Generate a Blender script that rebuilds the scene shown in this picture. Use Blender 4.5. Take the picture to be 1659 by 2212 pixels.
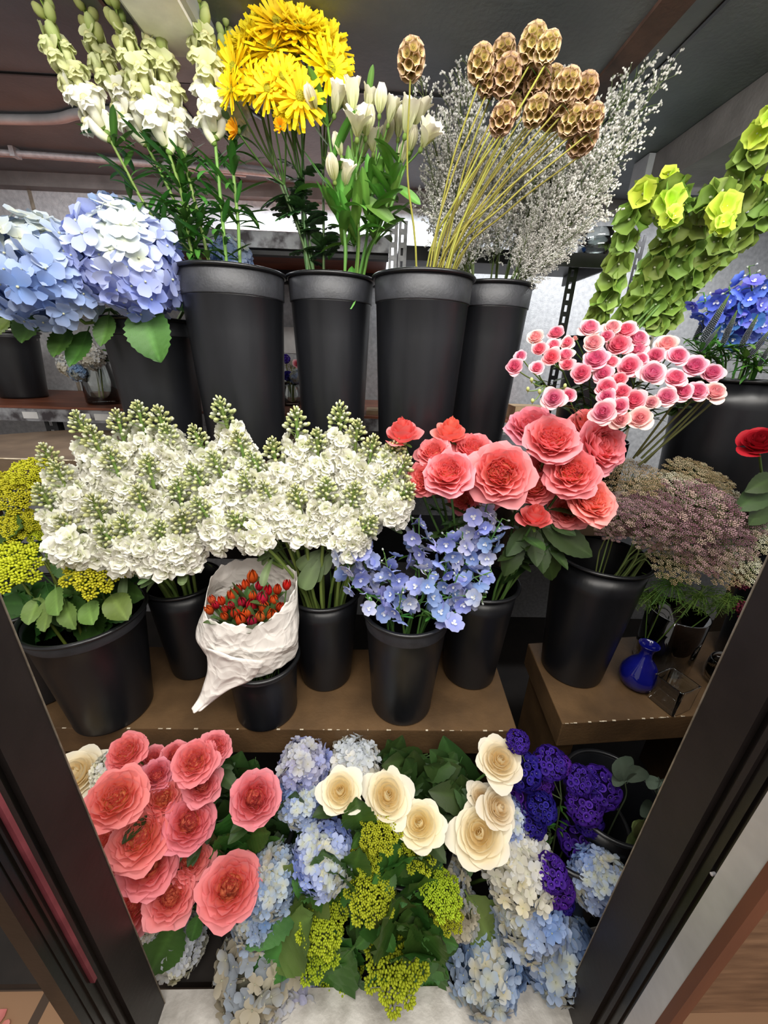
import bpy, math, random
import numpy as np
from mathutils import Matrix, Vector
for o in list(bpy.data.objects): bpy.data.objects.remove(o)
S = bpy.context.scene; COL = S.collection
PI = math.pi
# ---------------------------------------------------------------- camera, world, lights, exposure
W_PX, H_PX, F_PX = 1659., 2212., 830.
CAM_H = 1.5
ps, th, ro = math.radians(1.8), math.radians(22.), math.radians(2.0)
_Z = np.array([0, 0, 1.])
_R0 = np.array([math.cos(ps), -math.sin(ps), 0]); _Fh = np.array([math.sin(ps), math.cos(ps), 0])
_F = math.cos(th)*_Fh - math.sin(th)*_Z
_D0 = -math.sin(th)*_Fh - math.cos(th)*_Z
_R = math.cos(ro)*_R0 - math.sin(ro)*_D0
_D = math.sin(ro)*_R0 + math.cos(ro)*_D0
CAMP = np.array([0, 0, CAM_H])
cam = bpy.data.cameras.new('camera'); camo = bpy.data.objects.new('camera', cam); COL.objects.link(camo)
camo.matrix_world = Matrix(((_R[0], -_D[0], -_F[0], 0), (_R[1], -_D[1], -_F[1], 0), (_R[2], -_D[2], -_F[2], CAM_H), (0, 0, 0, 1)))
cam.sensor_fit = 'HORIZONTAL'; cam.sensor_width = 36; cam.lens = 36*F_PX/W_PX; cam.clip_start = .01
S.camera = camo
wd = bpy.data.worlds.new('world'); S.world = wd; wd.use_nodes = True
bgn = wd.node_tree.nodes['Background']; bgn.inputs[0].default_value = (1.0, .95, .90, 1); bgn.inputs[1].default_value = .42
def area(name, loc, aim, sx, sy, power, colr, spread=PI):
    l = bpy.data.lights.new(name, 'AREA'); l.shape = 'RECTANGLE'; l.size = sx; l.size_y = sy; l.energy = power; l.color = colr; l.spread = spread
    o = bpy.data.objects.new(name, l); COL.objects.link(o); o.location = loc
    o.rotation_euler = (Vector(aim)-Vector(loc)).to_track_quat('-Z', 'Y').to_euler(); return o
area('shop_ceiling_light', (.15, -.55, 2.65), (0, .75, .9), 1.9, .9, 36, (1, .95, .88))
area('cooler_front_tube', (.05, .45, 2.10), (.0, 1.0, 1.5), 1.7, .08, 15, (1, .98, .93))
area('cooler_back_tube', (-.15, 1.80, 2.04), (-.15, 1.90, 1.2), 1.0, .05, 7.0, (.9, .96, 1))
area('wall_fill_light', (1.0, 1.40, 2.0), (1.05, 1.75, .9), .9, .08, 9.0, (.97, .98, 1))  # fill added to brighten the back wall, no real tube here
area('wall_fill_light', (-1.1, 1.40, 2.04), (-1.1, 1.75, .9), .9, .08, 5.0, (.97, .98, 1))  # matching added fill for the other end of the back wall
S.view_settings.view_transform = 'Standard'; S.view_settings.look = 'None'; S.view_settings.gamma = 1
S.view_settings.exposure = 0.22; S.view_settings.use_curve_mapping = False
S.cycles.max_bounces = 8; S.cycles.transparent_max_bounces = 16; S.cycles.transmission_bounces = 8
S.cycles.diffuse_bounces = 3; S.cycles.glossy_bounces = 3; S.cycles.use_denoising = True
S.cycles.caustics_reflective = False; S.cycles.caustics_refractive = False

def A(*a): return np.array(a, float)
YK = 1.
def P(u, v, y):
    y = y*YK
    d = _F + _R*(u-829.5)/F_PX + _D*(v-1106)/F_PX
    return CAMP + d*(y/d[1])
def Pz(u, v, z):
    d = _F + _R*(u-829.5)/F_PX + _D*(v-1106)/F_PX
    return CAMP + d*((z-CAM_H)/d[2])
def zc(p): return float((p-CAMP) @ _F)
def mpx(px, p): return px*zc(p)/F_PX           # size in metres of a length seen at p
def unit(a): return a/(np.linalg.norm(a)+1e-12)
def lin(h):
    h = h.lstrip('#'); c = np.array([int(h[i:i+2], 16)/255 for i in (0, 2, 4)])
    return np.where(c <= .04045, c/12.92, ((c+.055)/1.055)**2.4)
def lerp(a, b, t): return a+(b-a)*t
def basis(d, roll=0., up=None):                # rotation whose Z axis is d
    z = unit(np.asarray(d, float)); u = A(0, 0, 1) if up is None else up
    if abs(z @ unit(u)) > .97: u = A(0, 1, 0)
    x = unit(np.cross(u, z)); y = np.cross(z, x)
    c, s = math.cos(roll), math.sin(roll)
    return np.stack([x*c+y*s, -x*s+y*c, z], axis=1)
def spline(pts, n=14):
    pts = [np.asarray(p, float) for p in pts]
    if len(pts) == 2: return np.array([lerp(pts[0], pts[1], t) for t in np.linspace(0, 1, max(2, n//2))])
    q = [2*pts[0]-pts[1]]+pts+[2*pts[-1]-pts[-2]]; out = []; m = max(2, n//(len(pts)-1))
    for i in range(1, len(q)-2):
        for k in range(m):
            t = k/m; a, b, c, d = q[i-1:i+3]
            out.append(.5*((2*b)+(-a+c)*t+(2*a-5*b+4*c-d)*t*t+(-a+3*b-3*c+d)*t**3))
    out.append(pts[-1]); return np.array(out)

# ---------------------------------------------------------------- materials
def newmat(name):
    m = bpy.data.materials.new(name); m.use_nodes = True; nt = m.node_tree
    return m, nt, nt.nodes['Principled BSDF']
def organic(name, rough=.6, spec=.3, trans=.25, hue=.012, val=.16, bump=.0, bscale=300., sheen=0):
    m, nt, b = newmat(name); N = nt.nodes.new; L = nt.links.new
    at = N('ShaderNodeAttribute'); at.attribute_name = 'Col'
    oi = N('ShaderNodeObjectInfo'); hs = N('ShaderNodeHueSaturation')
    mr = N('ShaderNodeMapRange'); mr.inputs[3].default_value = .5-hue; mr.inputs[4].default_value = .5+hue
    mv = N('ShaderNodeMapRange'); mv.inputs[3].default_value = 1-val; mv.inputs[4].default_value = 1+val*.5
    L(oi.outputs['Random'], mr.inputs[0]); L(oi.outputs['Random'], mv.inputs[0])
    L(mr.outputs[0], hs.inputs['Hue']); L(mv.outputs[0], hs.inputs['Value']); L(at.outputs['Color'], hs.inputs['Color'])
    L(hs.outputs[0], b.inputs['Base Color']); b.inputs['Roughness'].default_value = rough; b.inputs['Specular IOR Level'].default_value = spec
    if bump:
        no = N('ShaderNodeTexNoise'); no.inputs['Scale'].default_value = bscale; tc = N('ShaderNodeTexCoord'); L(tc.outputs['Object'], no.inputs['Vector'])
        bp = N('ShaderNodeBump'); bp.inputs['Strength'].default_value = bump; bp.inputs['Distance'].default_value = .002; L(no.outputs[0], bp.inputs['Height']); L(bp.outputs[0], b.inputs['Normal'])
    if trans:
        tr = N('ShaderNodeBsdfTranslucent'); L(hs.outputs[0], tr.inputs[0]); mx = N('ShaderNodeMixShader'); mx.inputs[0].default_value = trans
        L(b.outputs[0], mx.inputs[1]); L(tr.outputs[0], mx.inputs[2]); L(mx.outputs[0], nt.nodes['Material Output'].inputs[0])
    return m
M_PETAL = organic('petal', .62, .22, .3, val=.10)
M_PETALV = organic('petal_varied', .6, .2, .28, hue=.02, val=.2)
M_LEAF = organic('leaf_green', .36, .5, .12, hue=.02, val=.3, bump=.3, bscale=220.)
M_STEM = organic('stem_green', .5, .4, .0, hue=.02, val=.25)
M_LIM = organic('tiny_white_florets', .8, .15, .45, val=.1)
M_DRY = organic('dry_papery', .8, .15, .2, val=.15, bump=.3, bscale=500.)
def surface(name, c1, c2, rough=.5, metal=0., scale=20., bump=.1, bscale=None, stretch=(1, 1, 1), detail=6, lo=.35, hi=.65, rough2=None, spec=.5, bdist=.003):
    m, nt, b = newmat(name); N = nt.nodes.new; L = nt.links.new
    tc = N('ShaderNodeTexCoord'); mp = N('ShaderNodeMapping'); mp.inputs['Scale'].default_value = stretch; L(tc.outputs['Object'], mp.inputs[0])
    no = N('ShaderNodeTexNoise'); no.inputs['Scale'].default_value = scale; no.inputs['Detail'].default_value = detail; L(mp.outputs[0], no.inputs['Vector'])
    cr = N('ShaderNodeValToRGB'); cr.color_ramp.elements[0].position = lo; cr.color_ramp.elements[1].position = hi
    cr.color_ramp.elements[0].color = (*lin(c1), 1); cr.color_ramp.elements[1].color = (*lin(c2), 1)
    L(no.outputs[0], cr.inputs[0]); L(cr.outputs[0], b.inputs['Base Color'])
    b.inputs['Metallic'].default_value = metal; b.inputs['Roughness'].default_value = rough; b.inputs['Specular IOR Level'].default_value = spec
    if rough2 is not None:
        mr = N('ShaderNodeMapRange'); mr.inputs[3].default_value = rough; mr.inputs[4].default_value = rough2; L(no.outputs[0], mr.inputs[0]); L(mr.outputs[0], b.inputs['Roughness'])
    if bump:
        n2 = N('ShaderNodeTexNoise'); n2.inputs['Scale'].default_value = bscale or scale*3; n2.inputs['Detail'].default_value = 4; L(mp.outputs[0], n2.inputs['Vector'])
        bp = N('ShaderNodeBump'); bp.inputs['Strength'].default_value = bump; bp.inputs['Distance'].default_value = bdist; L(n2.outputs[0], bp.inputs['Height']); L(bp.outputs[0], b.inputs['Normal'])
    return m
M_BUCKET = surface('black_bucket_plastic', '#101114', '#18191d', .26, 0, 12, .12, 60, (1, 1, .25), rough2=.45)
M_BUCKET2 = surface('black_bucket_band_plastic', '#232428', '#2d2e33', .5, 0, 40, .15, 200)
M_BUCKETR = surface('black_rim_plastic', '#121315', '#1b1c1f', .28, 0, 20, .05)
M_SHELF = surface('brown_painted_shelf', '#54402b', '#6b5237', .45, 0, 9, .25, 130, (1, 1, 1), spec=.45)
M_STEP = surface('brown_painted_step', '#5c4b3b', '#725f4c', .5, 0, 10, .25, 130)
M_WEAR = surface('worn_paint_edge', '#b9a98f', '#e8dcc4', .8, 0, 60, 0)
M_GALV = surface('galvanised_steel', '#adafb3', '#c6c8cb', .42, .25, 60, .35, 240, detail=8, rough2=.6)
M_CEIL = surface('ceiling_grey_metal', '#5d6469', '#6e757a', .5, .1, 7, .4, 90, detail=8, rough2=.7)
M_CEILD = surface('ceiling_dark_metal', '#6a6664', '#7b7775', .55, .2, 14, .3, 90)
M_CEILL = surface('ceiling_light_strip', '#a3a5a9', '#b9bbbf', .5, .2, 14, .2, 90)
M_RUST = surface('rusty_ceiling_strip', '#3c2a23', '#5d4338', .75, 0, 16, .5, 90, lo=.3, hi=.6)
M_REDWOOD = surface('reddish_brown_board', '#6f3f2d', '#93583f', .45, 0, 6, .15, 60, (1, 6, 6))
M_RLIP = surface('rusted_galvanised_lip', '#4b464a', '#a9abb0', .5, .4, 22, .3, 100, lo=.38, hi=.56)
M_BLACKM = surface('black_shelf_steel', '#1b1b1d', '#29292c', .45, .2, 20, .1)
M_WHITE = surface('white_paper_card', '#dcdcdc', '#f0f0ef', .7, 0, 20, .05)
M_PAPER = surface('white_wrapping_tissue', '#dcd4cc', '#efe9e2', .7, 0, 14, .5, 30, bdist=.006)
def papermat():
    m, nt, b = newmat('crumpled_tissue'); N = nt.nodes.new; L = nt.links.new; b.inputs['Base Color'].default_value = (*lin('#ebe5de'), 1); b.inputs['Roughness'].default_value = .7
    tc = N('ShaderNodeTexCoord'); nz = N('ShaderNodeTexNoise'); nz.inputs['Scale'].default_value = 9; L(tc.outputs['Object'], nz.inputs['Vector'])
    mx = N('ShaderNodeMix'); mx.data_type = 'VECTOR'; mx.inputs[0].default_value = .12; L(tc.outputs['Object'], mx.inputs[4]); L(nz.outputs['Color'], mx.inputs[5])
    vo = N('ShaderNodeTexVoronoi'); vo.inputs['Scale'].default_value = 24; L(mx.outputs[1], vo.inputs['Vector'])
    v2 = N('ShaderNodeTexVoronoi'); v2.inputs['Scale'].default_value = 55; L(mx.outputs[1], v2.inputs['Vector'])
    ad = N('ShaderNodeMath'); ad.operation = 'MULTIPLY_ADD'; ad.inputs[1].default_value = .4; L(v2.outputs['Distance'], ad.inputs[0]); L(vo.outputs['Distance'], ad.inputs[2])
    bp = N('ShaderNodeBump'); bp.inputs['Strength'].default_value = .8; bp.inputs['Distance'].default_value = .010; L(ad.outputs[0], bp.inputs['Height']); L(bp.outputs[0], b.inputs['Normal']); return m
M_PAPER = papermat()
M_CARD = surface('tan_cardboard', '#a98e70', '#c0a583', .8, 0, 20, .1)
M_JAMB = surface('dark_brown_door_frame', '#211c1b', '#2d2625', .42, .25, 9, .15, 60, rough2=.55)
M_JAMBB = surface('black_door_channel', '#0c0b0b', '#171413', .3, .2, 9, .1, 60)
M_EDGE = surface('bare_metal_edge', '#8b8173', '#b5aa98', .4, .6, 40, .1)
M_SILVER = surface('brushed_aluminium', '#bdbbbd', '#d2d0d2', .3, .35, 12, .03, 60)
M_SILL = surface('scuffed_light_metal_sill', '#b3aea6', '#d4d0c9', .45, .3, 20, .3, 90, rough2=.6)
M_WOODTRIM = surface('reddish_wood_trim', '#5a3324', '#74452f', .5, 0, 8, .2, 70, (1, 1, .2))
M_DARKIN = surface('dark_lower_interior', '#1f1a17', '#2c2521', .7, 0, 8, .2)
M_BLUEP = surface('blue_plastic', '#2f5fae', '#3a6cbf', .4, 0, 8, 0)
def brickmat():
    m, nt, b = newmat('brown_floor_tile'); N = nt.nodes.new; L = nt.links.new
    tc = N('ShaderNodeTexCoord'); br = N('ShaderNodeTexBrick'); br.inputs['Scale'].default_value = 1.6
    br.inputs['Color1'].default_value = (*lin('#a5805f'), 1); br.inputs['Color2'].default_value = (*lin('#8f6e55'), 1); br.inputs['Mortar'].default_value = (*lin('#4a3a2e'), 1)
    L(tc.outputs['Object'], br.inputs[0]); L(br.outputs[0], b.inputs['Base Color']); b.inputs['Roughness'].default_value = .55
    return m
M_TILE = brickmat()
M_WOODP = surface('brown_panel_board', '#6f5340', '#a07d61', .4, 0, 7, .15, 60, (1, 1, 5), lo=.3, hi=.7)
def glass(name, c=(1, 1, 1), rough=0.):
    m, nt, b = newmat(name); N = nt.nodes.new; L = nt.links.new
    fr = N('ShaderNodeFresnel'); fr.inputs[0].default_value = 1.5; tr = N('ShaderNodeBsdfTransparent'); tr.inputs[0].default_value = (*c, 1)
    gl = N('ShaderNodeBsdfGlossy'); gl.inputs['Roughness'].default_value = .04; mx = N('ShaderNodeMixShader')
    mt = N('ShaderNodeMath'); mt.operation = 'MULTIPLY_ADD'; mt.inputs[1].default_value = 2.2; mt.inputs[2].default_value = .05; L(fr.outputs[0], mt.inputs[0]); L(mt.outputs[0], mx.inputs[0])
    L(tr.outputs[0], mx.inputs[1]); L(gl.outputs[0], mx.inputs[2]); L(mx.outputs[0], nt.nodes['Material Output'].inputs[0]); return m
M_GLASS = glass('clear_glass', (.93, .96, .95)); M_BLUEG = glass('cobalt_glass', tuple(lin('#3038b0')))
M_WATER = glass('vase_water', (.93, .96, .88))
def emis(name, c, s):
    m, nt, b = newmat(name); b.inputs['Emission Color'].default_value = (*c, 1); b.inputs['Emission Strength'].default_value = s; return m
M_TUBE = emis('lit_tube', (.95, .98, 1), 3.0)

# ---------------------------------------------------------------- mesh building
class MB:
    def __init__(s): s.V = []; s.Q = []; s.T = []; s.C = []; s.n = 0
    def add(s, V, Q=None, T=None, C=(1, 1, 1)):
        V = np.asarray(V, float).reshape(-1, 3); C = np.asarray(C, float)
        s.V.append(V); s.C.append(np.broadcast_to(C, V.shape))
        if Q is not None and len(Q): s.Q.append(np.asarray(Q)+s.n)
        if T is not None and len(T): s.T.append(np.asarray(T)+s.n)
        s.n += len(V)
    def grid(s, G, C=(1, 1, 1), close=False):
        nu, nv = G.shape[:2]; C = np.asarray(C, float)
        if C.ndim == 3: C = C.reshape(-1, 3)
        i, j = np.meshgrid(np.arange(nu-1), np.arange(nv if close else nv-1), indexing='ij'); k = (j+1) % nv
        s.add(G, np.stack([i*nv+j, i*nv+k, (i+1)*nv+k, (i+1)*nv+j], -1).reshape(-1, 4), None, C)
    def tube(s, pts, r, C=(1, 1, 1), k=6, cap=True):
        pts = np.asarray(pts, float); n = len(pts); r = np.broadcast_to(np.asarray(r, float), (n,))
        t = np.gradient(pts, axis=0); t /= np.linalg.norm(t, axis=1)[:, None]+1e-12
        u = np.cross(t, A(.31, .17, .93)+0*t); u /= np.linalg.norm(u, axis=1)[:, None]+1e-12; w = np.cross(t, u)
        a = np.arange(k)*2*PI/k
        G = pts[:, None]+r[:, None, None]*(np.cos(a)[None, :, None]*u[:, None]+np.sin(a)[None, :, None]*w[:, None])
        C = np.asarray(C, float)
        if C.ndim == 2: C = np.repeat(C[:, None], k, 1)
        s.grid(G, C, True)
        if cap: s.add(np.vstack([G[-1], pts[-1][None]+t[-1]*r[-1]*.5]), None, [(i, (i+1) % k, k) for i in range(k)], C if C.ndim == 1 else C[-1, 0])
    def lathe(s, prof, C=(1, 1, 1), k=40, o=(0, 0, 0), R=None, wob=None):
        prof = np.asarray(prof, float); a = np.arange(k)*2*PI/k
        G = np.stack([prof[:, 0, None]*np.cos(a), prof[:, 0, None]*np.sin(a), prof[:, 1, None]+0*a], -1)
        if wob is not None: G = wob(G, a)
        if R is not None: G = G @ R.T
        s.grid(G+np.asarray(o, float), C, True)
    def ell(s, c, r, R=None, C=(1, 1, 1), k=7, m=5, c2=None):
        ph = np.linspace(-PI/2, PI/2, m); a = np.arange(k)*2*PI/k; r = np.broadcast_to(np.asarray(r, float), (3,))
        G = np.stack([np.cos(ph)[:, None]*np.cos(a)*r[0], np.cos(ph)[:, None]*np.sin(a)*r[1], np.sin(ph)[:, None]*r[2]+0*a], -1)
        if R is not None: G = G @ R.T
        if c2 is not None: C = np.repeat(np.array([lerp(np.asarray(C), c2, t) for t in np.linspace(0, 1, m)])[:, None], k, 1)
        s.grid(G+np.asarray(c, float), C, True)
    def box(s, a, b, C=(1, 1, 1)):
        (x0, y0, z0), (x1, y1, z1) = a, b
        s.add([(x0, y0, z0), (x1, y0, z0), (x1, y1, z0), (x0, y1, z0), (x0, y0, z1), (x1, y0, z1), (x1, y1, z1), (x0, y1, z1)],
              [(0, 3, 2, 1), (4, 5, 6, 7), (0, 1, 5, 4), (1, 2, 6, 5), (2, 3, 7, 6), (3, 0, 4, 7)], None, C)
    def prism(s, poly, z0, z1, C=(1, 1, 1)):
        n = len(poly); V = [(x, y, z0) for x, y in poly]+[(x, y, z1) for x, y in poly]
        s.add(V, [(i, (i+1) % n, n+(i+1) % n, n+i) for i in range(n)], [(0, i+1, i) for i in range(1, n-1)]+[(n, n+i, n+i+1) for i in range(1, n-1)], C)
    def stamp(s, o, R=None, t=(0, 0, 0), sc=1., tint=None):
        V = o.v*np.asarray(sc, float)
        if R is not None: V = V @ R.T
        s.add(V+np.asarray(t, float), o.q, o.t, o.c if tint is None else o.c*tint)
    def freeze(s):
        class X: pass
        x = X(); x.v = np.vstack(s.V); x.c = np.vstack(s.C); x.q = np.vstack(s.Q) if s.Q else None; x.t = np.vstack(s.T) if s.T else None; return x
    def mesh(s, name, mat, smooth=True, off=None):
        V = np.vstack(s.V); C = np.vstack(s.C)
        if off is not None: V = V-np.asarray(off)
        Q = np.vstack(s.Q) if s.Q else np.zeros((0, 4), int); T = np.vstack(s.T) if s.T else np.zeros((0, 3), int)
        me = bpy.data.meshes.new(name); me.vertices.add(len(V)); me.vertices.foreach_set('co', V.astype(np.float32).ravel())
        li = np.concatenate([Q.ravel(), T.ravel()]).astype(np.int32); me.loops.add(len(li)); me.loops.foreach_set('vertex_index', li)
        np_ = len(Q)+len(T); me.polygons.add(np_)
        me.polygons.foreach_set('loop_start', np.concatenate([np.arange(len(Q))*4, len(Q)*4+np.arange(len(T))*3]).astype(np.int32))
        try: me.polygons.foreach_set('loop_total', np.concatenate([np.full(len(Q), 4), np.full(len(T), 3)]).astype(np.int32))
        except Exception: pass
        me.update(calc_edges=True); me.validate()
        at = me.color_attributes.new('Col', 'FLOAT_COLOR', 'POINT')
        at.data.foreach_set('color', np.hstack([C, np.ones((len(C), 1))]).astype(np.float32).ravel())
        me.polygons.foreach_set('use_smooth', np.full(len(me.polygons), bool(smooth)))
        me.materials.append(mat); return me

def petal(mb, o, R, L, W, bend=.6, cup=.2, c0=(1, 1, 1), c1=(1, 1, 1), nu=5, nv=4, a=.6, b=.35, ruf=0., rp=0., tipcurl=0.):
    s = np.linspace(0, 1, nu)[:, None]; t = np.linspace(-1, 1, nv)[None]
    pk = (a/(a+b))**a*(b/(a+b))**b
    w = W*np.clip(s, .004, 1)**a*np.clip(1-s, .03, 1)**b/pk
    an = bend*s+tipcurl*s**4
    ds = np.linspace(0, 1, nu); aa = bend*ds+tipcurl*ds**4
    y = np.concatenate([[0], np.cumsum(np.cos((aa[1:]+aa[:-1])/2)*np.diff(ds))])*L
    z = np.concatenate([[0], np.cumsum(np.sin((aa[1:]+aa[:-1])/2)*np.diff(ds))])*L
    X = t*w; lift = cup*w*np.abs(t)**2+ruf*W*s*np.sin(3.1*t+rp+3*s)
    Y = y[:, None]-np.sin(an)*lift; Zz = z[:, None]+np.cos(an)*lift
    G = np.stack([X, Y, Zz], -1)
    if R is not None: G = G @ R.T
    C = lerp(np.asarray(c0)[None, None], np.asarray(c1)[None, None], s[..., None])+0*G
    mb.grid(G+np.asarray(o, float), C)

def tag(o, label=None, cat=None, group=None, kind=None):
    if label: o['label'] = label
    if cat: o['category'] = cat
    if group: o['group'] = group
    if kind: o['kind'] = kind
    return o
def thing(name, label, cat, loc, group=None):
    o = bpy.data.objects.new(name, None); COL.objects.link(o); o.location = loc; o.empty_display_size = .02
    return tag(o, label, cat, group)
def part(name, me, root, loc=None, R=None, sc=1., label=None):
    """loc in world space; a part hangs unrotated-parent under its root"""
    o = bpy.data.objects.new(name, me); COL.objects.link(o)
    if root is not None: o.parent = root
    base = np.zeros(3); q = root
    while q is not None: base = base+np.array(q.location); q = q.parent
    o.location = tuple((np.asarray(loc, float)-base)) if loc is not None else (0, 0, 0)
    if R is not None: o.rotation_euler = Matrix([list(r) for r in R]).to_euler()
    o.scale = (sc, sc, sc) if np.isscalar(sc) else tuple(sc)
    if label: o['label'] = label
    return o
def single(name, mb, mat, label=None, cat=None, kind=None, smooth=False, group=None):
    o = bpy.data.objects.new(name, mb.mesh(name, mat, smooth)); COL.objects.link(o); return tag(o, label, cat, group, kind)
def rmb(root, name, mb, mat, smooth=True, label=None):
    return part(name, mb.mesh(name, mat, smooth, off=np.array(root.location)), root, np.array(root.location), label=label)
ORD = ['first', 'second', 'third', 'fourth', 'fifth', 'sixth', 'seventh', 'eighth', 'ninth', 'tenth', 'eleventh', 'twelfth']
def ordinals(pts, per, frm, rows=None, rev=False):
    """place phrases for items seen at pts: rows from the top down, counted from a landmark"""
    n = len(pts); order = sorted(range(n), key=lambda i: pts[i][1]); nr = max(1, math.ceil(n/per)); out = [None]*n
    for r in range(nr):
        row = sorted(order[r*n//nr:(r+1)*n//nr], key=lambda i: pts[i][0], reverse=rev)
        rn = '' if nr == 1 else ('topmost row, ' if r == 0 else 'lowest row, ' if r == nr-1 else ORD[r]+' row down, ')
        for k, i in enumerate(row): out[i] = rn+ORD[k]+' from '+frm
    return out

# ================================================================ THE SETTING
def st(name, a, b, mat, rot=None, smooth=False):
    m = MB(); m.box(a, b); o = single(name, m, mat, kind='structure', smooth=smooth); return o
WY = 1.95; CZ = 2.12
st('wall_back', (-2.3, WY, -.05), (2.6, WY+.06, CZ+.05), M_GALV)
st('wall_right', (2.2, .5, -.05), (2.26, WY, CZ+.05), M_GALV)
st('wall_left', (-2.3, .5, -.05), (-2.24, WY, CZ+.05), M_GALV)
st('ceiling', (-2.3, .72, CZ), (2.6, WY+.06, CZ+.06), M_CEIL)
st('floor', (-3, -1.6, -.06), (3, 2.1, 0), M_TILE)
st('floor_inside', (-2.3, .46, 0), (2.6, WY, .03), M_DARKIN)
st('wall_front', (.54, .407, 0), (2.6, .43, 1.2), M_WOODP)
# seams, header strip and conduit of the ceiling
m = MB(); m.box((-2.2, WY-.05, CZ-.045), (2.2, WY, CZ)); single('trim_1', m, M_CEILD, kind='structure')
m = MB(); m.box((-2.2, WY-.012, 1.62), (-.9, WY, 1.628)); 
for x in (-1.42, .62, 1.28): m.box((x, WY-.006, .05), (x+.012, WY, CZ))
single('trim_2', m, M_EDGE, kind='structure')
m = MB()
for x in (.615, -.55, 1.5): m.box((x, .74, CZ-.004), (x+.008, 1.9, CZ))
m.box((-2.2, 1.30, CZ-.004), (.6, 1.306, CZ))
single('trim_3', m, M_JAMBB, kind='structure')
m = MB(); m.box((.50, .75, CZ-.008), (.56, 1.28, CZ)); o = single('ceiling_strip', m, M_RUST, 'narrow rust-stained metal strip running front to back across the grey ceiling', 'metal strip')
duct = thing('ceiling_duct', 'dark boxed ceiling duct with a paler rear flange above the green bells of Ireland', 'duct', (1.5, 1.2, CZ))
m = MB(); m.box((.86, .74, CZ-.10), (2.19, 1.52, CZ-.002)); rmb(duct, 'duct_body', m, M_CEILD, False)
m = MB(); m.box((.84, 1.52, CZ-.075), (2.19, 1.60, CZ-.002)); rmb(duct, 'rear_flange', m, M_CEILL, False)
def pipe(name, pts, r, mat, label, clamps=()):
    t = thing(name, label, 'pipe', pts[0]); m = MB(); m.tube(spline(pts, 30), r, k=10); rmb(t, 'pipe_run', m, mat)
    for c in clamps:
        m = MB(); m.box(A(*c)-A(.008, r+.006, r+.004), A(*c)+A(.008, r+.006, r+.006)); rmb(t, 'clamp', m, mat, False)
pipe('conduit_pipe', [(-2.2, 1.70, CZ-.016), (-1.3, 1.70, CZ-.016), (-.7, 1.74, CZ-.016), (-.45, 1.76, CZ-.018), (-.36, 1.80, CZ-.012)], .009, M_GALV, 'thin metal conduit pipe bending along the ceiling just before the back wall', [(-1.25, 1.70, CZ-.016), (-.75, 1.735, CZ-.016)])
pipe('conduit_pipe', [(-2.2, 1.735, CZ-.013), (-1.3, 1.73, CZ-.013), (-.9, 1.75, CZ-.013), (-.5, 1.80, CZ-.013)], .006, M_GALV, 'slimmer conduit running straight beside the bent ceiling conduit')
pipe('conduit_pipe', [(-2.2, 1.50, CZ-.016), (-1.1, 1.49, CZ-.014), (-.84, 1.44, CZ-.012), (-.6, 1.40, CZ-.012)], .012, M_CEILL, 'thick pale conduit on the ceiling behind the snapdragon tips')
lf = thing('ceiling_light_fixture', 'boxy white ceiling light fixture behind the snapdragon stems', 'light fixture', (-.4, 1.1, CZ))
m = MB(); m.box((-.47, .86, CZ-.05), (-.35, 1.20, CZ)); rmb(lf, 'fixture_body', m, M_CEILL, False)
m = MB(); m.box((-.46, .87, CZ-.058), (-.36, 1.10, CZ-.05)); rmb(lf, 'diffuser', m, M_WHITE, False)
m = MB(); m.tube(spline([(-.38, 1.2, CZ-.02), (-.36, 1.3, CZ-.035), (-.34, 1.42, CZ-.01)], 10), .006); rmb(lf, 'cable', m, M_JAMBB)

# ---- wooden tiers
def tier(name, poly, z0, z1, mat, label, seams=()):
    t = thing(name, label, 'shelf', (sum(p[0] for p in poly)/len(poly), sum(p[1] for p in poly)/len(poly), z0))
    m = MB(); m.prism(poly, z0, z1); o = rmb(t, 'board', m, mat, False)
    b = o.modifiers.new('b', 'BEVEL'); b.width = .003; b.segments = 2; b.limit_method = 'ANGLE'
    m = MB(); rng = random.Random(3)
    for (xa, ya), (xb, yb) in seams:                        # chipped paint along the front edge
        for i in range(26):
            t0 = rng.random(); L = rng.uniform(.001, .012); x = xa+(xb-xa)*t0; y = ya+(yb-ya)*t0; s = rng.uniform(.0006, .0016)
            m.box((x, y-s*.6, z1-s), (x+L, y+s*1.4, z1+s*.5))
    if seams: rmb(t, 'worn_edge', m, M_WEAR, False)
    return t
t1 = tier('display_shelf', [(-1.25, .721), (.398, .721), (.412, 1.02), (-1.25, 1.02)], .502, .59, M_SHELF, 'thick brown wooden shelf carrying the tulip bucket, running above the lowest flowers', [((-.8, .721), (.39, .721))])
m = MB(); m.box((-.9, .74, .03), (-.82, 1.0, .502)); rmb(t1, 'support', m, M_SHELF, False)
m = MB(); m.box((.33, .80, .03), (.39, 1.0, .502)); rmb(t1, 'support', m, M_SHELF, False)
t2 = tier('display_shelf', [(.529, .744), (1.5, .815), (1.47, 1.16), (.551, 1.06)], .502, .59, M_SHELF, 'brown wooden shelf end with the blue bottle and glass cube vase on it', [((.53, .744), (1.02, .781))])
m = MB(); m.box((.56, .80, .03), (.62, 1.02, .502)); rmb(t2, 'support', m, M_SHELF, False)
m = MB(); m.box((1.1, .83, .03), (1.16, 1.05, .502)); rmb(t2, 'support', m, M_SHELF, False)
SY = Pz(40, 991, 1.23)[1]; bk_ = Pz(120, 927, 1.23)[1]
t3 = tier('raised_step', [(-1.4, SY), (.36, SY), (.36, bk_+.08), (-1.05, bk_), (-1.12, bk_-.05), (-1.4, SY+.10)], 1.15, 1.23, M_STEP, 'brown raised step under the tall black buckets, its pale worn edge showing beyond the stock', [((-.95, SY), (-.75, SY))])
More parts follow.
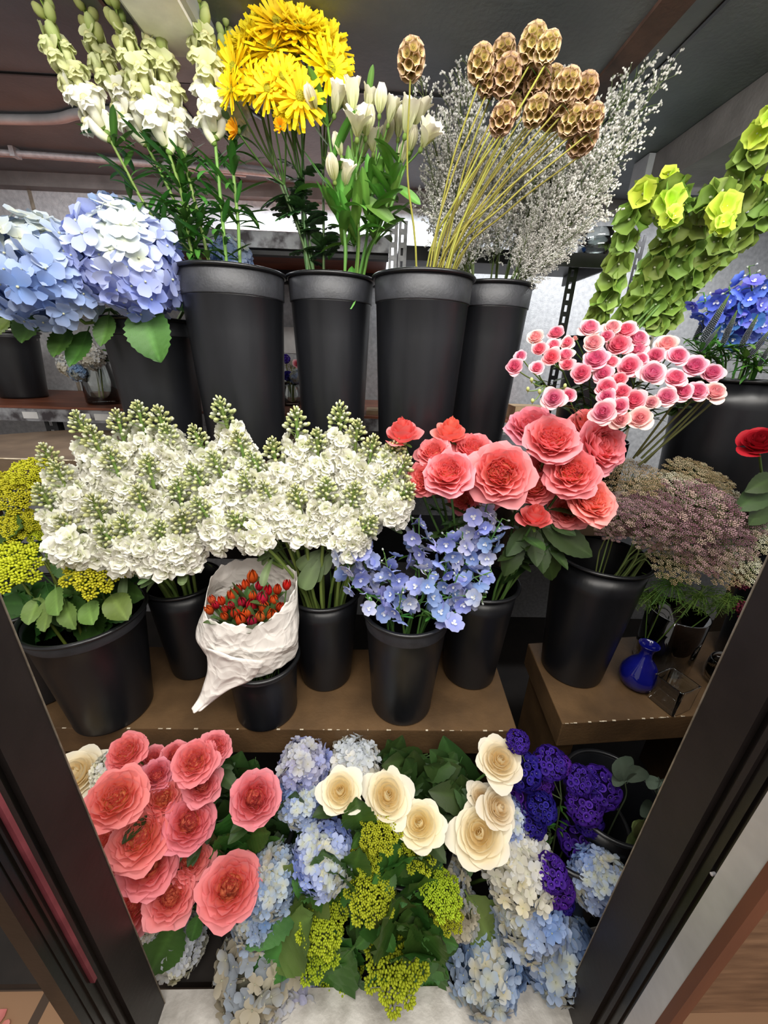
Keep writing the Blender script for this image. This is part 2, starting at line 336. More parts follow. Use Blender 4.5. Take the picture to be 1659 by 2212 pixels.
m = MB(); m.box((-1.05, SY-.0015, 1.2285), (-.78, SY+.0008, 1.2312)); rmb(t3, 'worn_line', m, M_WEAR, False)
for x in (-1.2, .25):
    m = MB(); m.box((x, 1.04, .03), (x+.06, 1.12, 1.15)); rmb(t3, 'support', m, M_STEP, False)
t4 = tier('raised_step', [(.40, .99), (1.6, .99), (1.6, 1.36), (.40, 1.36)], 1.04, 1.10, M_STEP, 'low brown step behind the lace umbels that carries the spray rose vase')
for x in (.45, 1.42):
    m = MB(); m.box((x, 1.18, .03), (x+.05, 1.28, 1.04)); rmb(t4, 'support', m, M_STEP, False)
# ---- rear shelving
FY = 1.38
rs = thing('rear_shelf', 'reddish brown rear shelf with rusty lip and blank white tags, below hydrangeas', 'shelf', (-.7, 1.6, 1.26))
m = MB(); m.box((-2.1, FY, 1.292), (.72, WY-.02, 1.304)); rmb(rs, 'board', m, M_REDWOOD, False)
m = MB(); m.box((-2.1, FY-.012, 1.255), (.72, FY, 1.296)); rmb(rs, 'lip', m, M_RLIP, False)
for u0, u1 in ((48, 80), (157, 193), (202, 240), (1085, 1120)):
    a = P(u0, 892, FY-.014); b = P(u1, 892, FY-.014); m = MB(); m.box((a[0], FY-.0145, 1.264), (b[0], FY-.0125, 1.286)); rmb(rs, 'shelf_tag', m, M_WHITE, False)
us = thing('upper_rear_shelf', 'upper rear shelf with rust-flecked pale lip behind the snapdragon leaves', 'shelf', (-.7, 1.6, 1.8))
m = MB(); m.box((-2.1, FY, 1.826), (.03, WY-.02, 1.836)); rmb(us, 'board', m, M_REDWOOD, False)
m = MB(); m.box((-2.1, FY-.012, 1.790), (.03, FY, 1.832)); rmb(us, 'lip', m, M_RLIP, False)
m = MB(); m.box((-2.1, FY, 1.775), (.03, FY+.03, 1.826)); m.box((-2.1, WY-.06, 1.775), (.03, WY-.03, 1.826)); rmb(us, 'support_rail', m, M_BLACKM, False)
bs = thing('black_metal_shelf', 'black metal shelf with glass bowls on it beside the white limonium', 'shelf', (.4, 1.6, 1.8))
m = MB(); m.box((.06, FY-.005, 1.806), (.72, WY-.25, 1.812)); m.box((.06, FY-.012, 1.775), (.72, FY-.004, 1.812)); m.box((.712, FY, 1.775), (.72, WY-.25, 1.812)); rmb(bs, 'shelf_panel', m, M_BLACKM, False)
def slotted(name, x, y, z0, z1, w, mat, label, parent=None):
    t = thing(name, label, 'shelf post', (x, y, z0)); m = MB(); n = int((z1-z0)/.032)
    for k in range(n):
        z = z0+k*(z1-z0)/n; h = (z1-z0)/n
        m.box((x, y, z), (x+w*.33, y+.003, z+h)); m.box((x+w*.67, y, z), (x+w, y+.003, z+h)); m.box((x+w*.33, y, z), (x+w*.67, y+.003, z+h*.42))
    m.box((x+w, y, z0), (x+w+.003, y+w*.7, z1)); rmb(t, 'slotted_strip', m, mat, False); return t
slotted('shelf_post', .030, FY-.02, 1.30, 1.87, .022, M_GALV, 'slotted galvanised post, first of two side by side above the green alstroemeria bucket')
slotted('shelf_post', .058, FY-.02, 1.30, 1.87, .022, M_GALV, 'slotted galvanised post, second of the pair, nearer the limonium')
slotted('shelf_post', .60, FY+.02, 1.05, 1.806, .028, M_BLACKM, 'slotted black post holding up the end of the black metal shelf')
slotted('shelf_post', .86, FY+.12, .72, 1.90, .02, M_BLACKM, 'slim dark post seen between the bells of Ireland stems')
slotted('shelf_post', -1.16, FY+.01, .9, 1.255, .04, M_BLACKM, 'black slotted post under the reddish rear shelf')
m = MB(); m.box((-.9, 1.5, .7), (1.9, 1.9, .72)); m.box((-.9, 1.49, .66), (1.9, 1.5, .72)); single('low_rear_shelf', m, M_BLACKM, 'dark lower rear shelf, barely seen in the gap between the two wooden shelves', 'shelf')
m = MB(); q = P(625, 735, WY-.005); m.box(q-A(.05, .001, .055), q+A(.05, .001, .055)); o = single('paper_notice', m, M_WHITE, 'white paper notice taped to the back wall between two tall buckets', 'notice')

# ---- cooler door frame
def jamb(side):
    x = -.452 if side < 0 else .482; s = side
    def bx(m, x0, x1, y0, y1, z0=-0.0, z1=2.6):
        m.box((min(x+s*x0, x+s*x1), y0, z0), (max(x+s*x0, x+s*x1), y1, z1))
    t = bpy.data.objects.new('door_frame', None); COL.objects.link(t); t.location = (x, .4, 0); t['kind'] = 'structure'
    t.name = 'door_1' if s < 0 else 'door_2'
    m = MB(); bx(m, 0, .05, .338, .404); rmb(t, 'jamb', m, M_JAMB, False)
    m = MB(); bx(m, -.0012, .003, .4035, .4052); rmb(t, 'metal_edge', m, M_EDGE, False)
    m = MB(); bx(m, .010, .05, .326, .338); rmb(t, 'track_channel', m, M_JAMBB, False)
    m = MB(); bx(m, .002, .04, .319, .326); rmb(t, 'track_ridge', m, M_JAMB, False)
    m = MB(); bx(m, .008, .04, .293, .319); bx(m, .004, .03, .303, .306); rmb(t, 'door_seal', m, M_JAMBB, False)
    return t, bx
jl, bxl = jamb(-1); jr, bxr = jamb(1)
m = MB(); bxl(m, .0005, .03, .313, .319, .50, 2.6); rmb(jl, 'red_reflection', m, surface('dull_red_reflection', '#6e3038', '#8a414a', .5, 0, 20, 0), False)  # pink reflection in the dark groove, put in as a coloured box
m = MB(); bxl(m, .010, .03, .284, .293); bxl(m, .003, .03, .276, .284); rmb(jl, 'outer_frame', m, M_JAMBB, False)
m = MB(); bxr(m, -.001, .028, .2600, .293); rmb(jr, 'aluminium_strip', m, M_SILVER, False)
m = MB(); bxr(m, -.002, .018, .2470, .2600); rmb(jr, 'outer_frame', m, M_WOODTRIM, False)
m = MB(); m.tube([(.492, .300, .845), (.484, .299, .845)], .0025, k=8); rmb(jr, 'screw', m, M_SILVER)
m = MB(); m.box((-.48, .36, 0), (.51, .425, .105)); m.box((-.48, .34, 0), (.51, .36, .06)); o = single('trim_4', m, M_SILL, kind='structure')

# ================================================================ FLOWER PIECES (unit size, axis +Z)
np.random.seed(7)
NR = np.random.RandomState(11)
def U(a, b): return NR.uniform(a, b)
def prof_patch(mb, phi, hw, r_end, z0, z1, rpow, curl, point, c0, c1, nu=7, nv=7, ruf=.04, off=(0, 0), zr=1.2):
    s = np.linspace(0, 1, nu)[:, None]; t = np.linspace(-1, 1, nv)[None]
    ss = s*(1-point*np.abs(t)**1.8); ang = phi+t*hw*(.45+.55*np.sqrt(s))
    p1, p2 = U(0, 6), U(0, 6)
    r = r_end*(1-(1-ss)**rpow)+curl*ss**4*r_end+ruf*ss**2*np.sin(4*t+p1)
    z = z0+(z1-z0)*ss**zr-abs(curl)*.55*ss**6*r_end+ruf*ss**3*np.sin(5*t+p2)-curl*.35*np.abs(t)**3*ss**2*r_end
    G = np.stack([off[0]+r*np.cos(ang), off[1]+r*np.sin(ang), z+0*ang], -1)
    C = lerp(np.asarray(c0)[None, None], np.asarray(c1)[None, None], (s**1.3)[..., None])+0*G
    mb.grid(G, C)
def rose_garden(seed, cin, cmid, cout):
    global NR; NR = np.random.RandomState(seed); mb = MB(); cin, cmid, cout = lin(cin), lin(cmid), lin(cout)
    for ring, (n, re, ze, hw) in enumerate([(5, 1.0, -.08, .80), (6, .95, .12, .70), (6, .85, .27, .66), (7, .73, .36, .62), (7, .62, .38, .58), (7, .52, .36, .55)]):
        off = U(0, 6)
        for k in range(n):
            q = ring/5
            prof_patch(mb, off+k*2*PI/n+U(-.15, .15), hw*U(.85, 1.1), re*U(.93, 1.05), -.62+.06*ring, ze+U(-.05, .05), 1.9+q*1.6, lerp(.34, .05, q)*U(.5, 1.4), U(.08, .2), lerp(cmid, cin, q*.8), lerp(cout, cmid, q*.4), ruf=lerp(.10, .06, q))
    for k in range(50):
        a = U(0, 2*PI); rho = .46*math.sqrt(U(0, 1)); ori = a+PI/2+U(-.9, .9); L = U(.12, .24); n = 7
        t = np.linspace(-1, 1, n); x0, y0 = rho*math.cos(a), rho*math.sin(a); wv = U(.02, .05)*np.sin(t*U(3, 6)+U(0, 6))
        bx_ = x0+t*L*math.cos(ori)-wv*math.sin(ori)-.5*t*t*L*math.cos(a); by_ = y0+t*L*math.sin(ori)+wv*math.cos(ori)-.5*t*t*L*math.sin(a)
        top = .27+U(-.04, .06)-.1*rho; G = []
        for s in (0, .6, 1): 
            e = 1+.12*s; G.append(np.stack([bx_*e, by_*e, -.15+(top+.15)*s-.05*t*t*s+0*t], -1))
        c0_ = lerp(cin, cmid, U(0, .4)); c1_ = lerp(cmid, cout, U(0, .6)); mb.grid(np.array(G), np.repeat(np.array([c0_, lerp(c0_, c1_, .5), c1_])[:, None], n, 1))
    mb.lathe([(.0, .1), (.3, .08), (.5, -.1), (.3, -.6)], cin*.75, k=12)
    mb.ell((0, 0, -.66), (.2, .2, .12), None, lin('#4d6b2e'), 8, 5)
    for k in range(5): petal(mb, (0, 0, -.66), basis((0, 0, 1), k*1.256) , .42, .1, .3, .1, lin('#4f7030'), lin('#5f8238'), 4, 3)
    return mb
def rose_spiral(seed, n, cin, cmid, cout, tall=.62, rin=.06, opn=1., curl=.3, point=.3, cup=1.9):
    global NR; NR = np.random.RandomState(seed); mb = MB(); cin, cmid, cout = lin(cin), lin(cmid), lin(cout)
    for i in range(n):
        q = i/(n-1); phi = i*2.39996
        re = lerp(1., rin, q**1.05)*opn; ze = lerp(-.05, tall, q**.9); hw = lerp(.72, 1.35, q)
        prof_patch(mb, phi, hw, re*U(.95, 1.05), -.5+.15*q, ze+U(-.03, .03), lerp(cup+.6, 3.5, q), lerp(curl, -.35 if q > .8 else .06, min(1, q*1.5))*U(.6, 1.3), lerp(point, .08, q), lerp(cmid, cin, q), lerp(cout, cmid, min(1, q*1.3)), nu=7, nv=9, ruf=lerp(.035, .008, q))
    mb.ell((0, 0, -.66), (.2, .2, .13), None, lin('#4d6b2e'), 8, 5)
    for k in range(5): petal(mb, (0, 0, -.66), basis((0, 0, 1), k*1.256), .5, .1, -.5+.2*k, .1, lin('#4f7030'), lin('#5f8238'), 4, 3)
    return mb
CORAL = [('#ff8c66', '#fb7b72', '#fca6aa'), ('#ff9468', '#fb7a72', '#fa9ca2'), ('#fc8064', '#fa7678', '#fbaab6')]
ROSE_G = [rose_garden(21+i, *CORAL[i % 3]).mesh('garden_rose_bloom', M_PETAL) for i in range(4)]
ROSE_GB = [rose_spiral(31+i, 20, '#f26058', '#f4706c', '#f8949a', tall=.85, opn=.85, curl=.28, cup=2.6).mesh('garden_rose_bud', M_PETAL) for i in range(2)]
ROSE_W = [rose_spiral(41+i, 32, '#ffdc96', '#fff0cc', '#fdf8ea', tall=.55, rin=.05, curl=.42, point=.42).mesh('cream_rose_bloom', M_PETAL) for i in range(3)]
ROSE_P = [rose_spiral(51+i, 28, *c, tall=.6, curl=.36, point=.34).mesh('spray_rose_bloom', M_PETAL) for i, c in enumerate([('#ea5088', '#f584a8', '#fbd9da'), ('#ee6496', '#f795b2', '#fce0da'), ('#e8547f', '#f37f9c', '#f9c4c6'), ('#f2849f', '#f9bcc0', '#fde8dc')])]
ROSE_PB = [rose_spiral(61, 12, '#e8809a', '#f2b4ae', '#f6dccb', tall=1.5, opn=.62, curl=.05, cup=3.2).mesh('spray_rose_bud', M_PETAL)]
ROSE_R = rose_spiral(66, 22, '#8c0f22', '#a5142a', '#b81f33', curl=.3).mesh('red_rose_bloom', M_PETAL)

def floret_obj(c0, c1, seed=0, W=.42):
    r = np.random.RandomState(seed); mb = MB()
    for k in range(4):
        petal(mb, (0, 0, 0), basis((0, 0, 1), k*PI/2+r.uniform(-.12, .12)), 1.0*r.uniform(.9, 1.1), W*1.1*r.uniform(.92, 1.1), r.uniform(-.1, .8), r.uniform(-.15, .4), c0, c1, 5, 4, a=.62, b=.3, ruf=.04, rp=r.uniform(0, 6))
    mb.ell((0, 0, .05), .09, None, lin('#d8dcc0'), 6, 4); return mb.freeze()
def fib(n, i): 
    z = 1-2*(i+.5)/n; a = i*2.39996; r = math.sqrt(max(0, 1-z*z)); return A(r*math.cos(a), r*math.sin(a), z)
def hydrangea(seed, n, fs, cols, mixc, zmin=-.7):
    r = np.random.RandomState(seed); mb = MB(); fl = [floret_obj(lin(c0), lin(c1), seed+i) for i, (c0, c1) in enumerate(cols)]
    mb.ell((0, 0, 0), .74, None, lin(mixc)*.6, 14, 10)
    ph = r.uniform(0, 6, 3)
    for i in range(n):
        d = fib(n, i)
        if d[2] < zmin: continue
        k = int((math.sin(3*d[0]+ph[0])+math.sin(3*d[1]+ph[1])+math.sin(3*d[2]+ph[2])+3)/6*len(fl)*.999+r.uniform(-.9, .9)); k = min(len(fl)-1, max(0, k))
        dd = unit(d+r.normal(0, .3, 3)); mb.stamp(fl[k], basis(dd, r.uniform(0, 6)), d*r.uniform(.8, 1.0), fs*r.uniform(.8, 1.15), tint=r.uniform(.88, 1.05))
    return mb
HB = [('#6f8fe0', '#8aa2e8'), ('#88a4ea', '#9db1ec'), ('#9cb2ec', '#b0bfee'), ('#a9bcf0', '#b9c6f0'), ('#b9c8ee', '#c3cfee'), ('#dfe4c8', '#cdd8e8')]
HP = [('#86a6e2', '#a0b8ea'), ('#9ab6e8', '#b2c5ee'), ('#b0c4ea', '#c0cfee'), ('#dcdfc4', '#c0d0ea'), ('#e9e2b8', '#d4dae0'), ('#c6d4ee', '#b8c8ea')]
HC = [('#efe4b8', '#f3ecd6'), ('#e9e6d0', '#f0ecdf'), ('#f4f0e2', '#e9ebee'), ('#dfe4e2', '#dfe5f0')]
HL = [('#9aa3e2', '#a8aeea'), ('#b3b8ea', '#bfc2ee'), ('#c9c6e0', '#cfcfe8'), ('#d9d6cc', '#cfd2e2')]
HG = [('#b9b49a', '#cfc9b0'), ('#c9c8b4', '#c6cbd2'), ('#d6ceb0', '#dcd6bf'), ('#b6bcc6', '#bcc6d6')]
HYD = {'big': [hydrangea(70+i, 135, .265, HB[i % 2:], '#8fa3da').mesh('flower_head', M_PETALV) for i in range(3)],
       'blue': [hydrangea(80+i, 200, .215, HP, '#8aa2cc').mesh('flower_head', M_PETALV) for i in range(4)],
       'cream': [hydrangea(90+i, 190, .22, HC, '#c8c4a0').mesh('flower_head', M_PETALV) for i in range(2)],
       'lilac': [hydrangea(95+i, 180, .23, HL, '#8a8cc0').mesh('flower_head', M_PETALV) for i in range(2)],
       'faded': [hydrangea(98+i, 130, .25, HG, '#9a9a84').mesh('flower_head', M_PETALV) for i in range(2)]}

def daisy(seed):
    r = np.random.RandomState(seed); mb = MB()
    for n, L, el, c in ((16, 1.0, .02, '#ffe01c'), (16, .93, .30, '#ffe628'), (12, .68, .62, '#ffea3a')):
        for k in range(n):
            a = 2*PI*k/n+r.uniform(-.08, .08); e = el+r.uniform(-.12, .12)
            d = A(math.cos(a)*math.cos(e), math.sin(a)*math.cos(e), math.sin(e)); x = A(-math.sin(a), math.cos(a), 0)
            R = np.stack([x, d, np.cross(x, d)], 1)
            petal(mb, d*.08, R, L*r.uniform(.85, 1.05), .085, r.uniform(-.35, .2), -.3, lin('#fbd816'), lin(c), 5, 3, a=.45, b=.18)
    mb.ell((0, 0, .1), (.2, .2, .13), None, lin('#a9a92a'), 12, 7)
    for i in range(40):
        d = fib(80, i); mb.ell(A(0, 0, .1)+d*A(.19, .19, .13), .026, None, lin('#d8cf35'), 5, 3)
    mb.ell((0, 0, -.05), (.2, .2, .14), None, lin('#5b7a34'), 8, 5); return mb
DAISY = [daisy(i).mesh('daisy_bloom', M_PETAL) for i in (101, 102, 103)]
def daisy_half(seed):
    r = np.random.RandomState(seed); mb = MB()
    for k in range(26):
        a = 2*PI*k/26*1.0+r.uniform(-.1, .1); e = r.uniform(.7, 1.2)
        d = A(math.cos(a)*math.cos(e), math.sin(a)*math.cos(e), math.sin(e)); x = A(-math.sin(a), math.cos(a), 0)
        petal(mb, (0, 0, 0), np.stack([x, d, np.cross(x, d)], 1), r.uniform(.7, 1), .12, .2, .2, lin('#e0a010'), lin('#f0b912'), 4, 3, a=.45, b=.2)
    mb.ell((0, 0, 0), (.24, .24, .2), None, lin('#5b7a34'), 8, 5); return mb
DAISY_H = daisy_half(105).mesh('half_open_bud', M_PETAL)

def alstro(seed, opn):
    r = np.random.RandomState(seed); mb = MB()
    for k in range(6):
        a = k*PI/3+r.uniform(-.1, .1); e = PI/2-opn*r.uniform(.7, 1.2)*(1 if k % 2 else .8)
        d = A(math.cos(a)*math.cos(e), math.sin(a)*math.cos(e), math.sin(e)); x = A(-math.sin(a), math.cos(a), 0)
        petal(mb, (0, 0, 0), np.stack([x, d, np.cross(x, d)], 1), 1.0*r.uniform(.9, 1.1), .27, -.55+opn*1.6, -.4, lin('#cfd58e'), lin('#fbf5e6'), 7, 5, a=.7, b=.42, ruf=.05, tipcurl=.3)
    if opn > .3:
        for k in range(5): mb.tube([(0, 0, .1), (.08*math.cos(k), .08*math.sin(k), .8)], .012, lin('#e6d9a8'), 4)
        for k in (0, 2, 4):
            a = k*PI/3; 
            for j in range(6): mb.ell((.13*math.cos(a)+r.uniform(-.03, .03), .13*math.sin(a)+r.uniform(-.03, .03), .45+.07*j), (.008, .008, .035), None, lin('#7a2a2a'), 4, 3)
    mb.ell((0, 0, -.04), (.1, .1, .13), None, lin('#7f9a4a'), 7, 5); return mb
ALS = [alstro(111, .16).mesh('lily_bud', M_PETAL), alstro(112, .34).mesh('lily_bloom', M_PETAL), alstro(113, .48).mesh('lily_bloom', M_PETAL)]

def pod(seed):
    r = np.random.RandomState(seed); mb = MB(); st_ = A(.82, .82, .98)
    mb.ell((0, 0, 0), A(.7, .7, .9), None, lin('#8d7a3e'), 12, 8)
    n = 34
    for i in range(n):
        d = fib(n, i); R = basis(d, r.uniform(0, 6))*1.18; o = d*st_
        k = 12; a = np.arange(k)*2*PI/k; w = 1+.12*np.sin(a*6+r.uniform(0, 6))
        G = []
        for rr, h, in ((.05, -.24), (.12, -.2), (.2, -.06), (.255, .035), (.25, .05)):
            G.append(np.stack([rr*w*np.cos(a), rr*w*np.sin(a), h+.02*np.sin(a*6)], -1))
        cc = np.repeat(np.array([lin('#5b4420'), lin('#a08542'), lin('#c0a26c'), lin('#dcc0a4'), lin('#b98a70')])[:, None], k, 1)
        mb.grid(np.array(G) @ R.T+o, cc, True)
        for j in range(5):
            b = j*1.2566; mb.tube([o-d*.2, o+R @ A(.1*math.cos(b), .1*math.sin(b), .0)], [.022, .006], lin('#35220f'), 3, False)
    return mb
POD = [pod(i).mesh('seed_head', M_DRY) for i in (121, 122, 123)]

def plume(seed):
    r = np.random.RandomState(seed); mb = MB(); g = lin('#8a9a68'); gd = lin('#66763f')
    bit = MB(); bit.ell((0, 0, .5), (.5, .5, .62), None, lin('#fffdf8'), 4, 3); bit = bit.freeze()
    ax = spline([(0, 0, 0), (.01, .01, .35), (-.015, .0, .7), (0, 0, 1)], 12); mb.tube(ax, np.linspace(.006, .002, len(ax)), gd, 4)
    def bits(p, q, n, tnt):
        d = unit(q-p)
        for i in range(n):
            t = (i+.5)/n; s = unit(d*.8+r.normal(0, .6, 3)); mb.stamp(bit, basis(s), lerp(p, q, t)+s*.003, r.uniform(.009, .015), tint=tnt*r.uniform(.8, 1.05))
    for i in range(46):
        t = .16+.84*(i/45.); o = A(np.interp(t, [0, .35, .7, 1], [0, .01, -.015, 0]), 0, t)
        az = i*2.4+r.uniform(-.4, .4); L = (.26*(1-t)+.05)*r.uniform(.7, 1.2); el = r.uniform(.7, 1.1)
        d = A(math.cos(az)*math.cos(el), math.sin(az)*math.cos(el), math.sin(el)); e = o+d*L
        mb.tube([o, e], [.002, .001], g, 3, False)
        m = max(3, int(L*42))
        for j in range(m):
            tt = (j+1)/m; b = lerp(o, e, .15+.85*tt); d2 = unit(d+r.normal(0, .55, 3)); L2 = L*.34*(1.1-tt*.6)+.012
            mb.tube([b, b+d2*L2], [.0012, .0008], g, 3, False); bits(b+d2*L2*.25, b+d2*L2, max(2, int(L2/.0085)), 1.)
    return mb
PLUME = [plume(i).mesh('flower_plume', M_LIM) for i in (131, 132, 133)]

def bellcup(seed, young=0.):
    r = np.random.RandomState(seed); mb = MB(); k = 14; a = np.arange(k)*2*PI/k; G = []; C = []
    c0, c1 = (lin('#7d9a40'), lin('#97b553')) if not young else (lin('#c3d93a'), lin('#d3e65e'))
    for s in np.linspace(0, 1, 6):
        rr = .1+.9*s**.8; h = .15+.75*s**1.7-.25*s**6; w = 1+.10*s*np.sin(a*5+r.uniform(0, .1))
        G.append(np.stack([rr*w*np.cos(a), rr*w*np.sin(a), h+.12*s*s*np.sin(a*5+1.4)], -1)); C.append(np.tile(lerp(c0, c1, s), (k, 1)))
    mb.grid(np.array(G), np.array(C), True); mb.ell((0, 0, .28), (.1, .1, .16), None, lin('#e6ecc8'), 6, 4); mb.tube([(0, 0, -.15), (0, 0, .2)], .08, c0, 5); return mb
BELL = [bellcup(141).mesh('bell_calyx', M_LEAF), bellcup(142).mesh('bell_calyx', M_LEAF), bellcup(143, 1).mesh('bell_calyx', M_PETALV)]

def delph(seed, c0, c1, cc):
    r = np.random.RandomState(seed); mb = MB()
    for k in range(5):
        petal(mb, (0, 0, 0), basis((0, 0, 1), k*2*PI/5+r.uniform(-.1, .1)), r.uniform(.9, 1.1), .46, r.uniform(.35, .8), .15, lin(c0), lin(c1), 5, 5, a=.6, b=.3, ruf=.06, rp=r.uniform(0, 6))
    for k in range(3): petal(mb, (0, 0, .05), basis((0, 0, 1), k*2.1), .35, .14, 1.0, .3, lin(cc), lin(cc), 4, 3)
    mb.tube(spline([(0, 0, 0), (0, .25, -.35), (0, .75, -.55)], 6), [.12, .1, .08, .06, .05, .03, .02][:len(spline([(0, 0, 0), (0, .25, -.35), (0, .75, -.55)], 6))], lin(c1), 6)
    return mb
DEL_P = [delph(151+i, *c).mesh('floret', M_PETALV) for i, c in enumerate([('#8f9fe0', '#b4bce8', '#eef0ee'), ('#aab4e6', '#d3d6ea', '#eef0ee'), ('#7f96e0', '#a3b2e6', '#e6eaf2')])]
DEL_B = [delph(156+i, *c).mesh('floret', M_PETALV) for i, c in enumerate([('#4560cf', '#6a86e6', '#e8ecf6'), ('#5a5fd0', '#7f8ee6', '#cfd6f4'), ('#3f6fd6', '#6f97ea', '#f1f3f8')])]
def budmesh(c0, c1, n='bud', k=8, m=6):
    mb = MB(); mb.ell((0, 0, .5), (.42, .42, .6), None, lin(c0), k, m, c2=lin(c1)); mb.tube([(0, 0, -.5), (0, 0, .1)], .07, lin(c0), 4); return mb.mesh(n, M_PETALV)
BUD_DEL = budmesh('#a9b98f', '#d9dcee'); 

def stockfl(seed):
    r = np.random.RandomState(seed); mb = MB()
    for ring, (n, L, e) in enumerate(((5, 1., .1), (5, .85, .55), (4, .6, 1.0))):
        for k in range(n):
            a = 2*PI*k/n+ring*.6+r.uniform(-.2, .2); ee = e+r.uniform(-.2, .2)
            d = A(math.cos(a)*math.cos(ee), math.sin(a)*math.cos(ee), math.sin(ee)); x = A(-math.sin(a), math.cos(a), 0)
            petal(mb, (0, 0, 0), np.stack([x, d, np.cross(x, d)], 1), L*r.uniform(.85, 1.1), .46*L**.5, r.uniform(-.5, .2), r.uniform(-.2, .2), lin('#e8ebbd'), lin('#fbf9f3'), 5, 5, a=.7, b=.25, ruf=.16, rp=r.uniform(0, 6))
    mb.ell((0, 0, -.1), (.14, .14, .25), None, lin('#a3b46c'), 6, 4); return mb
STK = [stockfl(i).mesh('floret', M_PETAL) for i in (161, 162, 163, 164)]
def stockbuds(seed):
    r = np.random.RandomState(seed); mb = MB(); mb.tube([(0, 0, -.9), (0, 0, .35)], [.09, .05], lin('#8fa35c'), 5)
    for i in range(34):
        t = i/33.; h = -.75+1.35*t; a = i*2.4; rad = .62*(1-t)**.7+.08; o = A(rad*math.cos(a), rad*math.sin(a), h+.12); b = A(0, 0, h-.25)
        s = lerp(.17, .085, t)*r.uniform(.9, 1.15); mb.tube([b, o], .025, lin('#8fa35c'), 3, False)
        c = lerp(lin('#8d9a6e'), lin('#c5cd86'), r.uniform(0, 1)); R = basis(unit(o-b)); mb.ell(o, A(s*.75, s*.75, s*1.25), R, c, 6, 5, c2=lin('#e2e4a4') if i % 3 else lin('#f2f2df'))
    return mb
STKB = [stockbuds(i).mesh('bud_cluster', M_PETAL) for i in (171, 172, 173)]

def snapfl(seed, young):
    r = np.random.RandomState(seed); mb = MB(); ct, cl = (lin('#cfd68a'), lin('#eaecbc')) if young else (lin('#eceabd'), lin('#fbfaf4'))
    tp = spline([(0, 0, 0), (0, .25, .25), (0, .5, .75)], 6); mb.tube(tp, np.linspace(.16, .28, len(tp)), np.array([lerp(ct, cl, t) for t in np.linspace(0, 1, len(tp))]), 9)
    o = tp[-1]
    for a, e, L in ((-.5, 1.2, .62), (.5, 1.2, .62)):
        d = A(math.sin(a), -.2, math.cos(a)*.9); d = unit(d); x = unit(np.cross(d, A(0, 1, .3))); petal(mb, o, np.stack([x, d, np.cross(x, d)], 1), L, .34, .5, .1, ct, cl, 5, 5, b=.22, ruf=.2, rp=r.uniform(0, 6))
    for a in (-.9, 0, .9):
        d = unit(A(math.sin(a), .8, -.15-.3*math.cos(a))); x = unit(np.cross(d, A(0, 0, 1))); petal(mb, o, np.stack([x, d, np.cross(x, d)], 1), .62, .32, -1.1, -.1, ct, cl, 5, 5, b=.22, ruf=.2, rp=r.uniform(0, 6))
    mb.ell(o+A(0, .1, -.02), (.2, .2, .15), None, lin('#f3efb4'), 7, 5)
    mb.ell((0, 0, -.02), (.15, .15, .13), None, lin('#7f9a4a'), 7, 5); return mb
SNAP = [snapfl(181, 0).mesh('floret', M_PETAL), snapfl(182, 0).mesh('floret', M_PETAL), snapfl(183, 1).mesh('floret', M_PETAL)]
SNAPB = budmesh('#a5b95a', '#dfe3a0')

def umbel(seed, cs):
    r = np.random.RandomState(seed); mb = MB(); dot = MB(); dot.ell((0, 0, 0), .5, None, (1, 1, 1), 4, 3); dot = dot.freeze(); cs = [lin(c) for c in cs]
    n = 52
    for i in range(n):
        q = math.sqrt((i+.5)/n); a = i*2.4; e = A(q*math.cos(a), q*math.sin(a), .26*(1-q*q)+r.uniform(-.02, .03)); base = A(0, 0, -.62)
        mb.tube(spline([base, lerp(base, e, .5)+A(0, 0, -.08*q), e-A(0, 0, .09)], 4), .009, lin('#6f7a4a'), 3, False); cc = cs[r.randint(len(cs))]
        for j in range(20):
            qq = math.sqrt((j+.5)/20)*.135; b = j*2.4; p = e+A(qq*math.cos(b), qq*math.sin(b), .03-qq*.25+r.uniform(-.01, .015))
            mb.tube([e-A(0, 0, .09), p], .004, lin('#7d8453'), 3, False)
            mb.stamp(dot, None, p, r.uniform(.036, .062), tint=cc*r.uniform(.8, 1.25))
    for j in range(9): mb.tube([(0, 0, -.62), (.3*math.cos(j*.7), .3*math.sin(j*.7), -.6)], .008, lin('#5b7035'), 3, False)
    return mb
UMB = {'mauve': [umbel(191+i, ['#c9a4a8', '#b08a92', '#dcc0b4', '#946a76']).mesh('flower_umbel', M_DRY) for i in range(2)],
       'tan': [umbel(194, ['#c9b08c', '#ab9270', '#d8c6a6']).mesh('flower_umbel', M_DRY)], 'pale': [umbel(196, ['#e4dec4', '#efebd6', '#cfc4a6']).mesh('flower_umbel', M_DRY)]}

def viburn(seed, c0='#a3b025', c1='#c6d23a'):
    r = np.random.RandomState(seed); mb = MB(); c0, c1 = lin(c0), lin(c1)
    dots = []
    for k in range(3):
        d = MB(); d.ell((0, 0, .45), (.4, .4, .6), None, lerp(c0, c1, k/2), 5, 4, c2=c1*1.1); dots.append(d.freeze())
    n = 24
    for i in range(n):
        q = math.sqrt((i+.5)/n); a = i*2.4; e = A(.85*q*math.cos(a), .8*q*math.sin(a), .55*math.sqrt(max(0, 1-q*q*.8))); b = A(0, 0, -.5)
        mb.tube([b, e-A(0, 0, .1)], .025, lin('#7d8a3a'), 4, False)
        for j in range(24):
            f = fib(34, j); f = unit(f*A(1, 1, .8)+unit(e)*.5); p = e+f*.15*r.uniform(.8, 1.15)
            mb.stamp(dots[r.randint(3)], basis(f), p-f*.03, r.uniform(.085, .12), tint=r.uniform(.85, 1.15))
    return mb
VIB = [viburn(i).mesh('flower_cluster', M_PETALV) for i in (201, 202, 203)]
VIBY = [viburn(i, '#b4bd26', '#dde23e').mesh('flower_cluster', M_PETALV) for i in (204, 205)]

